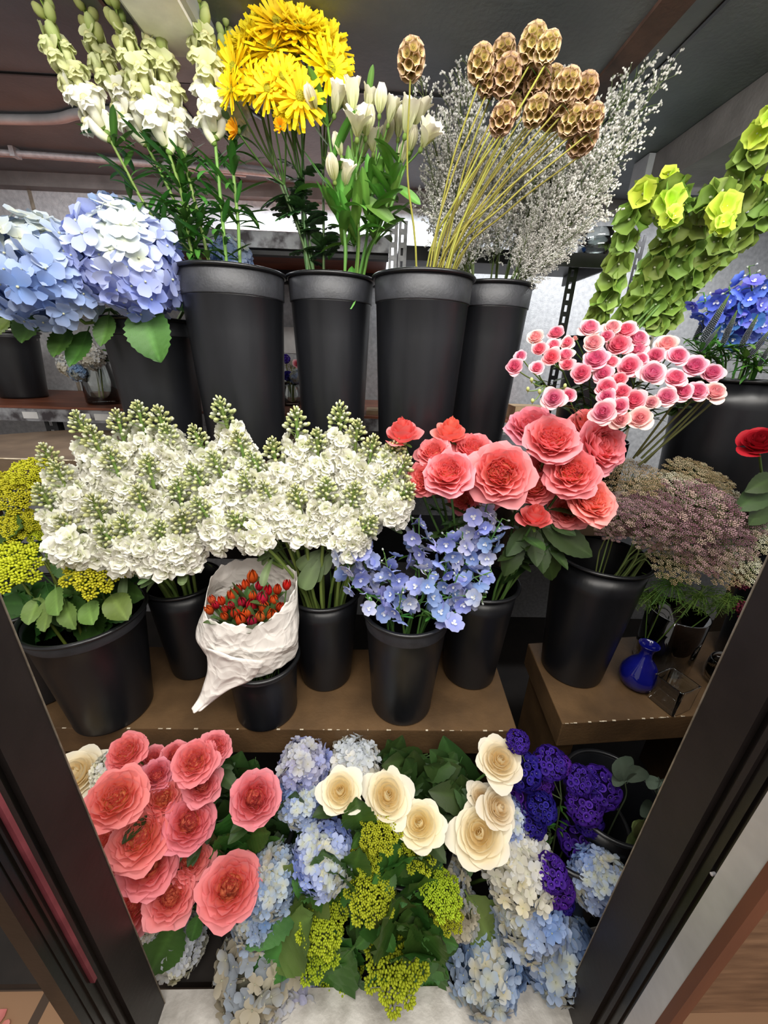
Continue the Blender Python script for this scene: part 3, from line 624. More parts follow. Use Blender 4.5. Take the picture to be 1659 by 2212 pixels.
def statice(seed):
    r = np.random.RandomState(seed); mb = MB(); fl = MB(); k = 10; a = np.arange(k)*2*PI/k; G = []
    for rr, h in ((.15, 0), (.5, .55), (1., .8), (1.05, .72)): G.append(np.stack([rr*(1+.12*np.sin(a*5))*np.cos(a), rr*(1+.12*np.sin(a*5))*np.sin(a), h+.16*np.sin(a*5)*rr], -1))
    fl.grid(np.array(G), np.repeat(np.array([lin('#2c1466'), lin('#3a1c86'), lin('#5630aa'), lin('#44279a')])[:, None], k, 1), True); fl.ell((0, 0, .3), .16, None, lin('#b9a8e0'), 4, 3); fl = fl.freeze()
    for i in range(58):
        d = fib(70, i); o = d*A(.8, .8, .62); mb.stamp(fl, basis(unit(d+r.normal(0, .25, 3)), r.uniform(0, 6)), o, r.uniform(.17, .25), tint=r.uniform(.75, 1.25))
    mb.ell((0, 0, -.1), (.66, .66, .52), None, lin('#2c1a58'), 9, 6)
    for j in range(8): mb.tube([(0, 0, -.9), fib(8, j)*.5], .035, lin('#56653a'), 3, False)
    return mb
STAT = [statice(i).mesh('floret_cluster', M_PETALV) for i in (211, 212)]

def tulip(seed, c0, c1):
    r = np.random.RandomState(seed); mb = MB()
    for k in range(6):
        a = k*PI/3+r.uniform(-.1, .1); x = A(-math.sin(a), math.cos(a), 0); rad = .36 if k % 2 else .30
        s = np.linspace(0, 1, 7)[:, None]; t = np.linspace(-1, 1, 5)[None]
        rr = rad*np.sin(PI*np.clip(s*.86+.06, 0, 1))**.6*1.15; ang = a+t*.62*(1-.75*s**4); z = s*1.25-.1*np.abs(t)*s
        G = np.stack([rr*np.cos(ang), rr*np.sin(ang), z+0*ang], -1); mb.grid(G, lerp(lin(c0)[None, None], lin(c1)[None, None], s[..., None])+0*G)
    return mb
TUL = [tulip(221, '#b8371f', '#d8341f').mesh('tulip_bloom', M_PETALV), tulip(222, '#a32a1c', '#c42a1c').mesh('tulip_bloom', M_PETALV), tulip(223, '#b06a34', '#d8512f').mesh('tulip_bloom', M_PETALV)]

def leaf(seed, W, c0, c1, bend=-.5, fold=.25, serr=0., quilt=.02, nu=15, nv=9, a=.7, b=.55, vein=1.35, wave=.0, stalk=.12):
    """unit length leaf growing along +Y, face up +Z"""
    r = np.random.RandomState(seed); mb = MB(); s = np.linspace(0, 1, nu)[:, None]; t = np.linspace(-1, 1, nv)[None]
    pk = (a/(a+b))**a*(b/(a+b))**b; w = W*np.clip(s, .003, 1)**a*np.clip(1-s, .004, 1)**b/pk
    if serr: w = w*(1+serr*((np.arange(nu) % 2)-.5)[:, None]*(np.abs(t) > .9))
    ds = np.linspace(0, 1, nu); an = bend*ds; y = np.concatenate([[0], np.cumsum(np.cos(an[1:])*np.diff(ds))]); z = np.concatenate([[0], np.cumsum(np.sin(an[1:])*np.diff(ds))])
    veinph = np.sin((s*9-np.abs(t)*1.6)*2*PI*.9)
    lift = fold*w*np.abs(t)+quilt*veinph*(np.abs(t) > .1)*np.abs(t)**.5+wave*np.sin(s*9+r.uniform(0, 6))*t
    G = np.stack([t*w, (y+0*0)[:, None]-np.sin(an)[:, None]*lift, z[:, None]+np.cos(an)[:, None]*lift], -1)
    C = lerp(lin(c0)[None, None], lin(c1)[None, None], (.5+.5*np.sin(s*3+t))[..., None]); C = C*(1+.0*G)
    C[:, nv//2] *= vein; C = C*np.where(veinph > .93, 1.12, 1.)[..., None]
    mb.grid(G, C)
    if stalk: mb.tube([(0, -stalk, 0), (0, .02, 0), (0, .3, z[nu//3]-.004)], [.016, .014, .008], lin(c1)*1.2, 5, False)
    return mb
LEAF = {'rose': [leaf(231+i, .25, '#2b4321', '#3b5529', -.5+.25*i, .2, .07, .006, 17, b=.85).mesh('leaf', M_LEAF) for i in range(3)],
        'hyd': [leaf(241+i, .31, '#38602a', '#4c7834', -.7+.5*i, .22, .09, .02, 21, b=.85).mesh('leaf', M_LEAF) for i in range(3)],
        'hydl': [leaf(251+i, .33, '#5f7a3a', '#728c46', -.4+.4*i, .2, .08, .02, 19, b=.8, wave=.03).mesh('leaf', M_LEAF) for i in range(2)],
        'lance': [leaf(261+i, .11, '#4a7a2e', '#5f9039', -.9+.6*i, .35, 0, 0, 12, 5, stalk=0).mesh('leaf', M_LEAF) for i in range(3)],
        'thin': [leaf(266+i, .09, '#2f5a22', '#477a30', -1.0+.9*i, .3, 0, 0, 9, 3, stalk=0).mesh('leaf', M_LEAF) for i in range(2)],
        'stock': [leaf(271+i, .13, '#5a7044', '#71875a', -1.0+.7*i, .15, 0, 0, 12, 5, b=.3, a=.9).mesh('leaf', M_LEAF) for i in range(2)],
        'tulip': [leaf(276+i, .13, '#4c6b3a', '#62804a', -.5+.6*i, .5, 0, 0, 12, 5, stalk=0).mesh('leaf', M_LEAF) for i in range(2)],
        'euc': [leaf(281+i, .40, '#5b6d5e', '#748674', -.2+.3*i, .12, 0, .004, 12, 7, a=.6, b=.25, vein=1.15).mesh('leaf', M_LEAF) for i in range(2)],
        'pitt': [leaf(286, .22, '#76884c', '#9aa66a', -.2, .2, 0, 0, 10, 5, a=.9, b=.3).mesh('leaf', M_LEAF)]}
def mumleaf():
    mb = MB()
    for k, (y0, a0, L, w) in enumerate([(0, 0, 1., .2), (.3, .75, .5, .13), (.3, -.75, .5, .13), (.55, .6, .42, .12), (.55, -.6, .42, .12), (.12, 1.0, .35, .1), (.12, -1.0, .35, .1)]):
        x = A(math.cos(a0), -math.sin(a0), 0); d = A(math.sin(a0), math.cos(a0), 0); petal(mb, (0, y0, -.12*y0), np.stack([x, d, A(0, 0, 1)], 1), L, w, -.3, .2, lin('#2f4f2a'), lin('#3f6435'), 7, 5, a=.5, b=.35)
    return mb
LEAF['mum'] = [mumleaf().mesh('leaf', M_LEAF)]
def spike(seed):
    r = np.random.RandomState(seed); mb = MB(); n = 15; z = np.linspace(0, 1, n); prof = np.stack([.085*np.sin(np.clip(z*.9+.1, 0, 1)*PI)**.5*(1-.5*z), z], 1); prof[-1, 0] = .005
    mb.lathe(prof, np.repeat(np.array([lerp(lin('#3a3f44'), lin('#6f8f4a'), max(0, t*2.2-1.2)) for t in z])[:, None], 9, 1), k=9)
    dot = MB(); dot.ell((0, 0, 0), (1, 1, 1), None, (1, 1, 1), 4, 3); dot = dot.freeze()
    for i in range(230):
        t = (i/230)**.9*.82; a = i*2.4; rad = np.interp(t, z, prof[:, 0])+.004; mb.stamp(dot, None, (rad*math.cos(a), rad*math.sin(a), t), .0135*(1-.4*t), tint=lerp(lin('#8f96a8'), lin('#b9bdc8'), r.rand()))
    return mb
SPIKE = [spike(i).mesh('flower_spike', M_DRY) for i in (291, 292)]

# ---------------------------------------------------------------- assembling stems
def to_cam(p): return unit(CAMP-p)
def stem_part(root, path, r0, r1, col='#4f7a35', name='stem', k=6, mat=None, n=16):
    pts = spline(path, n); m = MB(); m.tube(pts, np.linspace(r0, r1, len(pts)), lin(col), k); return rmb(root, name, m, mat or M_STEM)
def leaf_part(root, kind, p, d, L, up=None, roll=0., i=None, name='leaf', sx=1.):
    d = unit(np.asarray(d, float)); u = A(0, 0, 1) if up is None else unit(np.asarray(up, float))
    x = np.cross(d, u); x = unit(x) if np.linalg.norm(x) > .05 else A(1, 0, 0); z = np.cross(x, d)
    if roll: c, s_ = math.cos(roll), math.sin(roll); x, z = x*c+z*s_, -x*s_+z*c
    ms = LEAF[kind]; me = ms[(i if i is not None else RR.randrange(len(ms))) % len(ms)]
    return part(name, me, root, p, np.stack([x, d, z], 1), (L*sx, L, L))
RR = random.Random(5)
class Bucket: pass
def bucket(u, v, y=None, z0=.59, h=.33, r=.105, taper=.8, label='', band=.0, pos=None, rim=None, cat='bucket', lip=.006):
    b = Bucket()
    if pos is None: p = Pz(u, v, z0) if y is None else P(u, v, y)
    else: p = np.array([pos[0], pos[1], z0])
    b.c = A(p[0], p[1], z0); b.h = h; b.r = r; b.rb = r*taper; b.z0 = z0; b.zr = z0+h
    t = thing('flower_bucket', label, cat, tuple(b.c)); w = .0028; rb = b.rb
    m = MB(); zb = h-band if band else h-.006
    rr = lambda z: rb+(r-rb)*z/h
    if band: prof = [(.001, 0), (rb-.006, 0), (rb-.001, .003), (rb, .008)]+[(rr(z)-.0015, z) for z in np.linspace(.02, zb-.003, 6)]+[(rr(zb), zb), (rr(zb)-w-.0015, zb)]
    else: prof = [(.001, 0), (rb-.006, 0), (rb-.001, .003), (rb, .008)]+[(rr(z), z) for z in np.linspace(.02, h-.004, 6)]
    prof += [(rr(z)-w-.001, z) for z in (h-.008, h*.5, .012)]+[(.001, .010)]
    m.lathe(prof, k=56, o=b.c); rmb(t, 'bucket_body', m, M_BUCKET)
    if band:
        m = MB(); m.lathe([(rr(zb)-.001, zb-.001), (rr(zb)+.0012, zb), (rr(zb)+.0012, zb+.002), (r+.001, h-.004), (r-.002, h-.002)], k=56, o=b.c); rmb(t, 'collar_band', m, M_BUCKET2)
    m = MB(); a = np.linspace(-PI*.62, PI*1.2, 11); m.lathe([(r+lip*.4+lip*np.cos(q), h-.004+lip*.75*np.sin(q)) for q in a], k=56, o=b.c); rmb(t, 'rim', m, M_BUCKETR)
    b.t = t; return b
def inb(b, f=.55, z=.03):                       # a point standing on the bucket's floor
    a = RR.uniform(0, 2*PI); q = b.rb*f*math.sqrt(RR.random()); return b.c+A(q*math.cos(a), q*math.sin(a), z)
def rimp(b, head, f=.72, dz=.0):                 # where a stem leaning to head crosses the rim plane
    d = np.asarray(head)-b.c; d = A(d[0], d[1], 0); L = np.linalg.norm(d); q = min(b.r*f, L*.9)
    d = d/(L+1e-9)*q*RR.uniform(.75, 1.); return b.c+d+A(RR.uniform(-.012, .012), RR.uniform(-.012, .012), b.h+dz)

# ================================================================ BUCKETS
def Q(u, v, y): p = P(u, v, y); return (p[0], p[1])
def QH(u, v, y): return P(u, v, y)[2]-1.23
B1 = bucket(0, 0, pos=Q(500, 588, 1.08), z0=1.23, h=QH(500, 588, 1.08), r=.122, taper=.82, band=.058, label='tall black bucket holding the white snapdragons')
B2 = bucket(0, 0, pos=Q(715, 602, 1.14), z0=1.23, h=QH(715, 602, 1.14), r=.107, taper=.80, band=.058, label='tall black bucket holding yellow daisies and alstroemeria')
B3 = bucket(0, 0, pos=Q(915, 600, 1.07), z0=1.23, h=QH(915, 600, 1.07), r=.117, taper=.83, band=.058, label='tall black bucket with the bare-stemmed brown seed heads')
B4 = bucket(0, 0, pos=Q(1062, 618, 1.21), z0=1.23, h=QH(1062, 618, 1.21), r=.108, taper=.78, band=.058, label='tall black bucket full of white limonium, half behind the seed head bucket')
BH = bucket(0, 0, pos=Q(320, 690, 1.13), z0=1.23, h=QH(320, 690, 1.13), r=.112, taper=.82, band=.04, label='black bucket under the blue hydrangeas, with leaves hanging over it')
BA = bucket(0, 0, pos=(-.692, .787), z0=.59, h=.318, r=.126, taper=.74, band=.035, label='wide black bucket with lime viburnum, standing by the scuffed jamb')
BA0 = bucket(0, 0, pos=(-.93, .86), z0=.59, h=.30, r=.115, taper=.8, label='black bucket at the shelf end, half hidden by the door jamb')
BB = bucket(0, 0, pos=(-.536, .95), z0=.59, h=.31, r=.097, taper=.75, label='black bucket holding white stock, behind the tulip bucket')
BC = bucket(0, 0, pos=(-.278, .790), z0=.59, h=.185, r=.089, taper=.9, band=.02, label='short black bucket with paper-wrapped red tulips')
BD = bucket(0, 0, pos=(-.131, .915), z0=.59, h=.31, r=.098, taper=.76, label='black bucket of white stock between tulips and pale delphinium')
BE = bucket(0, 0, pos=(.093, .815), z0=.59, h=.325, r=.108, taper=.78, band=.045, label='black bucket full of pale blue delphinium')
BF = bucket(0, 0, pos=(.312, .93), z0=.59, h=.335, r=.100, taper=.78, label='black bucket of coral roses behind the pale delphinium')
BG = bucket(0, 0, pos=(.650, .952), z0=.59, h=.415, r=.125, taper=.72, label='large black bucket of lace umbels beside the blue bottle')
BL = bucket(0, 0, pos=Q(1310, 728, 1.22), z0=1.10, h=QH(1310, 728, 1.22)+.13, r=.105, taper=.8, label='black bucket of bells of Ireland behind the pink spray roses')
BV = bucket(0, 0, pos=Q(1610, 818, 1.10), z0=1.10, h=QH(1610, 818, 1.10)+.13, r=.155, taper=.8, label='black bucket of bright blue delphinium and dark veronica')
BP = bucket(0, 0, pos=Q(1240, 1765, .61), z0=.03, h=P(1240, 1765, .61)[2]-.03, r=.125, taper=.78, label='deep black bucket with purple statice, open below the shelf gap')
BQ = bucket(0, 0, pos=(.63, .63), z0=.03, h=.455, r=.115, taper=.8, label='dark bucket of grey-green eucalyptus in the lowest tier by the jamb')
BR = bucket(0, 0, pos=(-.30, .585), z0=.03, h=.40, r=.12, taper=.78, label='black bucket under the lowest coral roses')
BW = bucket(0, 0, pos=(.10, .60), z0=.03, h=.36, r=.115, taper=.78, label='black bucket of cream roses under the wooden shelf')
BX = bucket(0, 0, pos=(-.02, .66), z0=.03, h=.001+.10, r=.05, taper=.9, label='small black pot on the cooler floor beneath the lime viburnum') if False else None
BZ = bucket(0, 0, pos=(1.27, .985), z0=.59, h=.42, r=.11, taper=.8, label='black bucket of red roses past the lace umbels, mostly behind the jamb')
BS = bucket(0, 0, pos=Q(50, 843, 1.62), z0=1.304, h=.24, r=.098, taper=.76, band=.02, label='small black bucket with white paper on the reddish rear shelf')

# ================================================================ WHITE SNAPDRAGONS
YK = 1.12
snaps = [([(78, -30), (150, 150), (240, 305), (330, 470), (425, 588)], 300, .93), ([(165, -45), (215, 110), (290, 260), (375, 430), (450, 588)], 310, .97),
         ([(232, -50), (268, 80), (330, 230), (398, 440), (478, 588)], 320, .92), ([(318, -45), (345, 120), (376, 270), (412, 400), (492, 590)], 330, .95),
         ([(425, -40), (438, 80), (458, 210), (467, 330), (505, 590)], 300, .93), ([(488, 60), (488, 130), (497, 240), (500, 330), (528, 590)], 300, .99),
         ([(262, 40), (300, 170), (352, 300), (400, 420), (470, 590)], 300, 1.0)]
nm = ordinals([(s[0][1][0], 100) for s in snaps], 12, 'the bare ceiling side')
for i, (px, vend, yy) in enumerate(snaps):
    pts = [P(u, v, yy if k < 3 else lerp(yy, .96, .6)) for k, (u, v) in enumerate(px[:-1])]
    head = pts[0]; rp = rimp(B1, pts[-1], .7); base = inb(B1); path = [base, rp]+pts[::-1][0:]
    t = thing('snapdragon', 'white snapdragon spike with green buds at the tip, '+nm[i], 'flower', tuple(base), 'white snapdragons in the tall bucket')
    full = spline(path, 40); stem_part(t, path, .0045, .002, '#6e8f3e')
    # florets along the flowering part, from tip down
    seg = spline(pts[::-1], 60)[::-1]; L = np.concatenate([[0], np.cumsum(np.linalg.norm(np.diff(seg, axis=0), axis=1))])
    vv = np.array([Pp[2] for Pp in seg]); end = P(px[2][0], vend, yy)[2]; Lend = np.interp(-end, -vv, L) if vv[0] > vv[-1] else L[-1]
    n = 24
    for k in range(n):
        f = k/(n-1); l = Lend*f; o = A(*[np.interp(l, L, seg[:, c]) for c in range(3)]); ax = unit(A(*[np.interp(max(0, l-.02), L, seg[:, c])-np.interp(l+.02, L, seg[:, c]) for c in range(3)]))
        az = k*2.4+i; B = basis(ax, az); out = B[:, 0]
        if f < .42:
            part('bud', SNAPB, t, o+out*.006, basis(unit(out*.55+ax)), lerp(.017, .028, f/.42))
        else:
            d = unit(out+ax*.15); x = unit(np.cross(d, ax)); R = np.stack([x, d, np.cross(x, d)], 1)
            part('floret', SNAP[2] if f < .74 else SNAP[RR.randrange(2)], t, o+out*.003, R, lerp(.034, .047, (f-.42)/.58)*RR.uniform(.9, 1.1))
    tot = spline([seg[-1]]+[rp], 20); lo = len(seg)
    allp = spline(path, 60)
    for k in range(64):
        q = RR.uniform(.12, .62); o = allp[int(q*(len(allp)-1))]
        if o[2] < B1.zr+.004 or o[2] > end-.0: continue
        a = RR.uniform(0, 6.28); leaf_part(t, 'thin', o, A(math.cos(a), math.sin(a), RR.uniform(.1, 1.0)), RR.uniform(.05, .09))
# ================================================================ YELLOW DAISIES
mums = [[(600, 55, 52, .1), (556, 78, 46, -.3), (645, 62, 48, .2)], [(590, 108, 50, -.1), (640, 118, 46, .1), (660, 70, 44, .3)], [(508, 150, 44, -.7), (530, 100, 44, -.5), (500, 195, 34, -.9), (562, 140, 40, -.2)],
        [(712, 152, 50, .6), (700, 85, 46, .5), (680, 120, 40, .3), (722, 110, 40, .8)], [(648, 212, 48, .15), (625, 235, 36, 0), (606, 275, 18, 0)], [(580, 195, 38, -.2), (548, 185, 34, -.5), (612, 170, 38, 0), (515, 284, 24, -1.)]]
nm = ordinals([(s[0][0], s[0][1]) for s in mums], 3, 'the snapdragons')
for i, bl in enumerate(mums):
    ctr = P(np.mean([b[0] for b in bl])*.6+690*.4, 330+14*i, 1.0); base = inb(B2); rp = rimp(B2, ctr, .55)
    t = thing('daisy_mum', 'yellow daisy mum spray on dark leafy stem, '+nm[i], 'flower', tuple(base), 'yellow daisies in the tall bucket')
    stem_part(t, [base, rp, ctr], .004, .003, '#3f5b2d')
    for j, (u, v, r, tilt) in enumerate(bl):
        yy = .93 if v < 160 else .90; p = P(u, v, yy+.02*(j % 2)); s = mpx(r, p)*1.05
        br = stem_part(t, [ctr, lerp(ctr, p, .5)+A(0, .015, -.01), p-A(0, 0, s*.1)], .0025, .0018, '#4a6a32', 'branch')
        d = unit(A(tilt*.8, -.75, .55 if v < 150 else .1)+.1*A(*[RR.uniform(-1, 1) for _ in range(3)]))
        if r < 30: part('half_open_bud', DAISY_H, br, p, basis(d), s*1.1)
        else: part('bloom', DAISY[(i+j) % 3], br, p, basis(d, RR.uniform(0, 6)), s*1.12)
    allp = spline([rp, ctr], 30)
    for k in range(7):
        o = lerp(rp, ctr, RR.uniform(.15, 1.0)); a = RR.uniform(0, 6.28); leaf_part(t, 'mum', o, A(math.cos(a), math.sin(a)*.6, RR.uniform(-.2, .6)), RR.uniform(.04, .06))
    if i == 2:
        for (u, v, uu, vv) in ((620, 420, 555, 440), (650, 455, 610, 462)): p = P(u, v, 1.0); q = P(uu, vv, .97); leaf_part(t, 'mum', p, q-p, .075)
# ================================================================ ALSTROEMERIA
als = [[(672, 212, 26), (728, 215, 28)], [(762, 205, 28), (800, 215, 24), (730, 312, 22)], [(772, 262, 30), (795, 262, 28), (752, 232, 24), (785, 315, 22)], [(822, 215, 26), (845, 240, 24), (805, 300, 26), (838, 285, 24)],
       [(882, 252, 32), (905, 240, 28), (870, 330, 22), (862, 268, 26)], [(925, 290, 30), (890, 300, 24)], [(718, 362, 27), (748, 378, 24)]]
nm = ordinals([(s[0][0], s[0][1]) for s in als], 4, 'the yellow daisies')
for i, bl in enumerate(als):
    ctr = P(np.mean([b[0] for b in bl])*.8+740*.2, max(b[1] for b in bl)+60, .94); base = inb(B2); rp = rimp(B2, ctr+A(.03, 0, 0), .8)
    t = thing('alstroemeria', 'cream alstroemeria stem with long green leaves, '+nm[i], 'flower', tuple(base), 'cream alstroemeria in the tall bucket')
    stem_part(t, [base, rp, lerp(rp, ctr, .5)+A(.005, -.01, 0), ctr], .004, .003, '#557c35')
    for j, (u, v, r) in enumerate(bl):
        p = P(u, v, .89+.02*j); s = mpx(r, p)*1.85; d = unit((p-ctr)*A(1, .5, 1)+A(0, -.03, .03)); q = p-d*s*.5
        br = stem_part(t, [ctr, lerp(ctr, q, .6)+A(0, .005, 0), q], .002, .0016, '#6c9444', 'pedicel')
        part('bloom', ALS[(i+j) % 3], br, q, basis(d, RR.uniform(0, 6)), s)
    for k in range(14):
        o = lerp(rp, ctr, RR.uniform(.3, 1.02)); a = RR.uniform(0, 6.28); leaf_part(t, 'lance', o, A(math.cos(a), math.sin(a), RR.uniform(.2, 1.6)), RR.uniform(.07, .115))
    if i == 2:
        for (u, v, uu, vv, y1) in ((760, 575, 757, 650, .93), (770, 420, 850, 470, .92), (795, 215, 803, 145, .92), (850, 400, 905, 430, .92)):
            p = P(u, v, 1.0 if v > 500 else .95); q = P(uu, vv, y1); leaf_part(t, 'lance', p, q-p, np.linalg.norm(q-p)*1.05, up=A(0, -1, .3), i=1, sx=1.2)
# ================================================================ SCABIOSA SEED HEADS
pods = [(888, 130, 33), (1038, 140, 31), (1086, 118, 29), (1150, 98, 33), (1182, 106, 28), (1094, 165, 34), (1160, 178, 30), (1190, 178, 27), (1222, 186, 30), (1258, 200, 32), (1118, 205, 26), (1140, 150, 28),
        (1085, 258, 29), (1158, 240, 28), (1198, 245, 30), (1236, 262, 29), (1276, 258, 27), (1258, 302, 31), (1168, 215, 26), (1215, 222, 26), (1052, 178, 24), (1105, 235, 24), (1240, 232, 25)]
nm = ordinals([(p[0], p[1]) for p in pods], 6, 'the lone outlying head', )
for i, (u, v, r) in enumerate(pods):
    deep = [0, .03, .05, .02][i % 4]; p = P(u, v, .80+deep+(.04 if i in (7, 10, 11, 18, 20, 21, 22) else 0)); s = mpx(r, p); base = inb(B3, .6); rp = rimp(B3, p+A(-.02, 0, 0), .55)+A(RR.uniform(-.03, .02), 0, 0)
    lab = 'brown papery seed head standing apart by the alstroemeria' if i == 0 else 'brown papery seed head, '+nm[i].replace('the lone outlying head', 'the lone one')
    t = thing('scabiosa_pod', lab, 'flower', tuple(base), 'brown seed heads in the tall bucket')
    mid = lerp(rp, p, .55)+A(-.012, .012, .0)
    stem_part(t, [base, rp, mid, p-A(0, 0, s*.9)], .0027, .0017, '#8f8a3c')
    part('seed_head', POD[i % 3], t, p, basis(unit(unit(p-mid)+A(RR.uniform(-.3, .3), -.35, .1)), RR.uniform(0, 6)), s)
    leaf_part(t, 'thin', p-A(0, 0, s), A(.6, -.2, -.6), .02)
# ================================================================ LIMONIUM
lims = [(975, 25, 1.08), (1043, 12, 1.14), (905, 160, 1.02), (915, 300, 1.0), (1130, 60, 1.16), (1215, 75, 1.16), (1312, -5, 1.10), (1445, 45, 1.02), (1440, 155, 1.0), (1375, 285, .98), (1330, 375, .97), (1300, 450, .96),
        (1245, 530, .95), (1010, 130, 1.04), (1270, 180, 1.08), (960, 250, 1.0), (1340, 200, 1.04), (1230, 330, 1.0), (1180, 250, 1.06), (1110, 280, 1.08), (1040, 300, 1.1), (1290, 300, 1.05), (990, 380, 1.02), (1170, 420, .98), (930, 420, 1.0), (1240, 430, .95)]
nm = ordinals([(p[0], p[1]) for p in lims], 7, 'the alstroemeria side')
for i, (u, v, y) in enumerate(lims):
    p = P(u, v, y); base = inb(B4, .5); rp = rimp(B4, p, .7, -.01); L = np.linalg.norm(p-rp)
    t = thing('limonium_spray', 'feathery spray of tiny white limonium, '+nm[i], 'flower', tuple(base), 'white limonium in the tall bucket')
    stem_part(t, [base, rp, lerp(rp, p, .2)], .0028, .002, '#5f6f44')
    part('flower_plume', PLUME[i % 3], t, rp-unit(p-rp)*.01, basis(unit(p-rp), RR.uniform(0, 6)), (L*.92, L*.92, L*1.02))
# ================================================================ BELLS OF IRELAND
bells = [([(1290, 690), (1309, 644), (1329, 582), (1353, 529), (1367, 470), (1395, 415), (1440, 385)], .98, 17), ([(1350, 690), (1391, 612), (1426, 544), (1455, 490), (1450, 440), (1442, 425), (1448, 470)], .92, 21),
         ([(1400, 690), (1440, 610), (1485, 538), (1520, 470), (1540, 430), (1556, 440), (1562, 485)], .90, 22), ([(1440, 690), (1500, 600), (1570, 540), (1626, 485), (1660, 430), (1690, 370), (1720, 330)], .95, 18),
         ([(1420, 700), (1480, 620), (1540, 540), (1585, 440), (1610, 360), (1640, 290), (1665, 250)], .92, 24)]
lb = ['green bell of Ireland stem nearest the limonium, thin and dark', 'green bell of Ireland stem whose bright tip hangs over the black shelf end', 'bell of Ireland stem with rounded lime head bending forward', 'bell of Ireland stem leaning furthest out behind the tall lime one', 'bell of Ireland stem with the tallest bright lime head']
for i, (px, y, sp) in enumerate(bells):
    pts = [P(u, v, lerp(1.12, y, k/6)) for k, (u, v) in enumerate(px)]; base = inb(BL, .5); rp = rimp(BL, pts[0]+A(.0, 0, 0), .7)
    t = thing('bells_of_ireland', lb[i], 'flower', tuple(base), 'bells of Ireland behind the spray roses'); path = [base, rp]+pts[1:]; stem_part(t, path, .0055, .003, '#6f8f45')
    seg = spline(pts, 70); L = np.concatenate([[0], np.cumsum(np.linalg.norm(np.diff(seg, axis=0), axis=1))]); n = int(L[-1]/.038)
    for w in range(n):
        f = w/(n-1); l = L[-1]*f; o = A(*[np.interp(l, L, seg[:, c]) for c in range(3)]); ax = unit(A(*[np.interp(min(L[-1], l+.01), L, seg[:, c])-np.interp(l-.01, L, seg[:, c]) for c in range(3)]))
        for k in range(5):
            B = basis(ax, w*.62+k*1.2566+RR.uniform(-.2, .2)); d = unit(B[:, 0]+ax*.25*(1 if f < .8 else 2)); s = ((.029 if f < .6 else .034) if f < .8 else lerp(.036, .016, (f-.75)/.25))*RR.uniform(.85, 1.1)
            d = unit(d+A(RR.uniform(-.35, .35), RR.uniform(-.35, .35), RR.uniform(-.35, .35))); part('calyx', BELL[2] if f > .84 else BELL[k % 2], t, o+d*.006, basis(d, RR.uniform(0, 6)), s)
# ================================================================ BRIGHT BLUE DELPHINIUM AND VERONICA
def racemes(bk, tips, flor, label, group, nm, s0, y0, base_leaf='thin', name='delphinium', nfl=10, col='#5f8a45', zone=.5):
    for i, (u, v, y, u2, v2, n) in enumerate(tips):
        p = P(u, v, y); q = P(u2, v2, y+.02); base = inb(bk, .5); rp = rimp(bk, q, .6)
        t = thing(name, label+nm[i], 'flower', tuple(base), group); stem_part(t, [base, rp, q, p], .0035, .0015, col)
        ax = unit(p-q)
        for k in range(n):
            f = k/max(1, n-1); o = lerp(p, q, f); B = basis(ax, k*2.4+i); out = B[:, 0]
            if f < .16: 
                e = o+out*.012; stem_part(t, [o, e], .0009, .0007, col, 'pedicel', 4, n=4); part('bud', BUD_DEL, t, e, basis(unit(out+ax*.4)), .006); continue
            out = unit(out+ax*.15+to_cam(o)*.12); e = o+out*s0*RR.uniform(.8, 1.2); stem_part(t, [o, lerp(o, e, .6)+ax*.003, e], .001, .0008, col, 'pedicel', 4, n=5)
            part('floret', flor[RR.randrange(len(flor))], t, e, basis(unit(out+A(*[RR.uniform(-.9, .9) for _ in range(3)])), RR.uniform(0, 6)), s0*RR.uniform(.8, 1.15))
        for k in range(4):
            o = lerp(rp, q, RR.uniform(.5, 1)); a = RR.uniform(0, 6.28); leaf_part(t, base_leaf, o, A(math.cos(a), math.sin(a), .4), RR.uniform(.03, .05))
tb = [(1618, 575, .88, 1632, 720, 24), (1650, 600, .92, 1665, 740, 20), (1575, 620, .90, 1590, 725, 18), (1520, 632, .90, 1540, 715, 15), (1600, 640, .9, 1610, 740, 14)]
racemes(BV, tb, DEL_B, 'bright blue delphinium spike, ', 'bright blue delphinium by the bells of Ireland', ordinals([(a[0], 0) for a in tb], 9, 'the bells of Ireland'), .020, .9)
vs = [(1573, 641, 1515, 740, .86), (1591, 673, 1560, 745, .84), (1636, 682, 1600, 750, .83), (1668, 708, 1618, 772, .82), (1556, 705, 1512, 758, .84), (1664, 745, 1640, 790, .82), (1540, 660, 1500, 735, .9)]
nm = ordinals([(a[0], 0) for a in vs], 9, 'the bells of Ireland')
for i, (u, v, u2, v2, y) in enumerate(vs):
    p = P(u, v, y); q = P(u2, v2, y+.03); base = inb(BV, .5); rp = rimp(BV, q, .8); L = np.linalg.norm(p-q)
    t = thing('veronica_spike', 'dark veronica spike dotted with pale buds, '+nm[i], 'flower', tuple(base), 'dark veronica spikes at the blue delphinium'); stem_part(t, [base, rp, q], .003, .002, '#4f6f3a')
    part('flower_spike', SPIKE[i % 2], t, q, basis(unit(p-q)), (L*1.1, L*1.1, L*1.05))
    for k in range(22):
        o = lerp(rp, q, RR.uniform(.55, 1.05)); a = RR.uniform(0, 6.28); leaf_part(t, 'thin' if k % 3 else 'lance', o, A(math.cos(a), math.sin(a)-.3, RR.uniform(-.2, 1)), RR.uniform(.03, .06))
YK = 1.
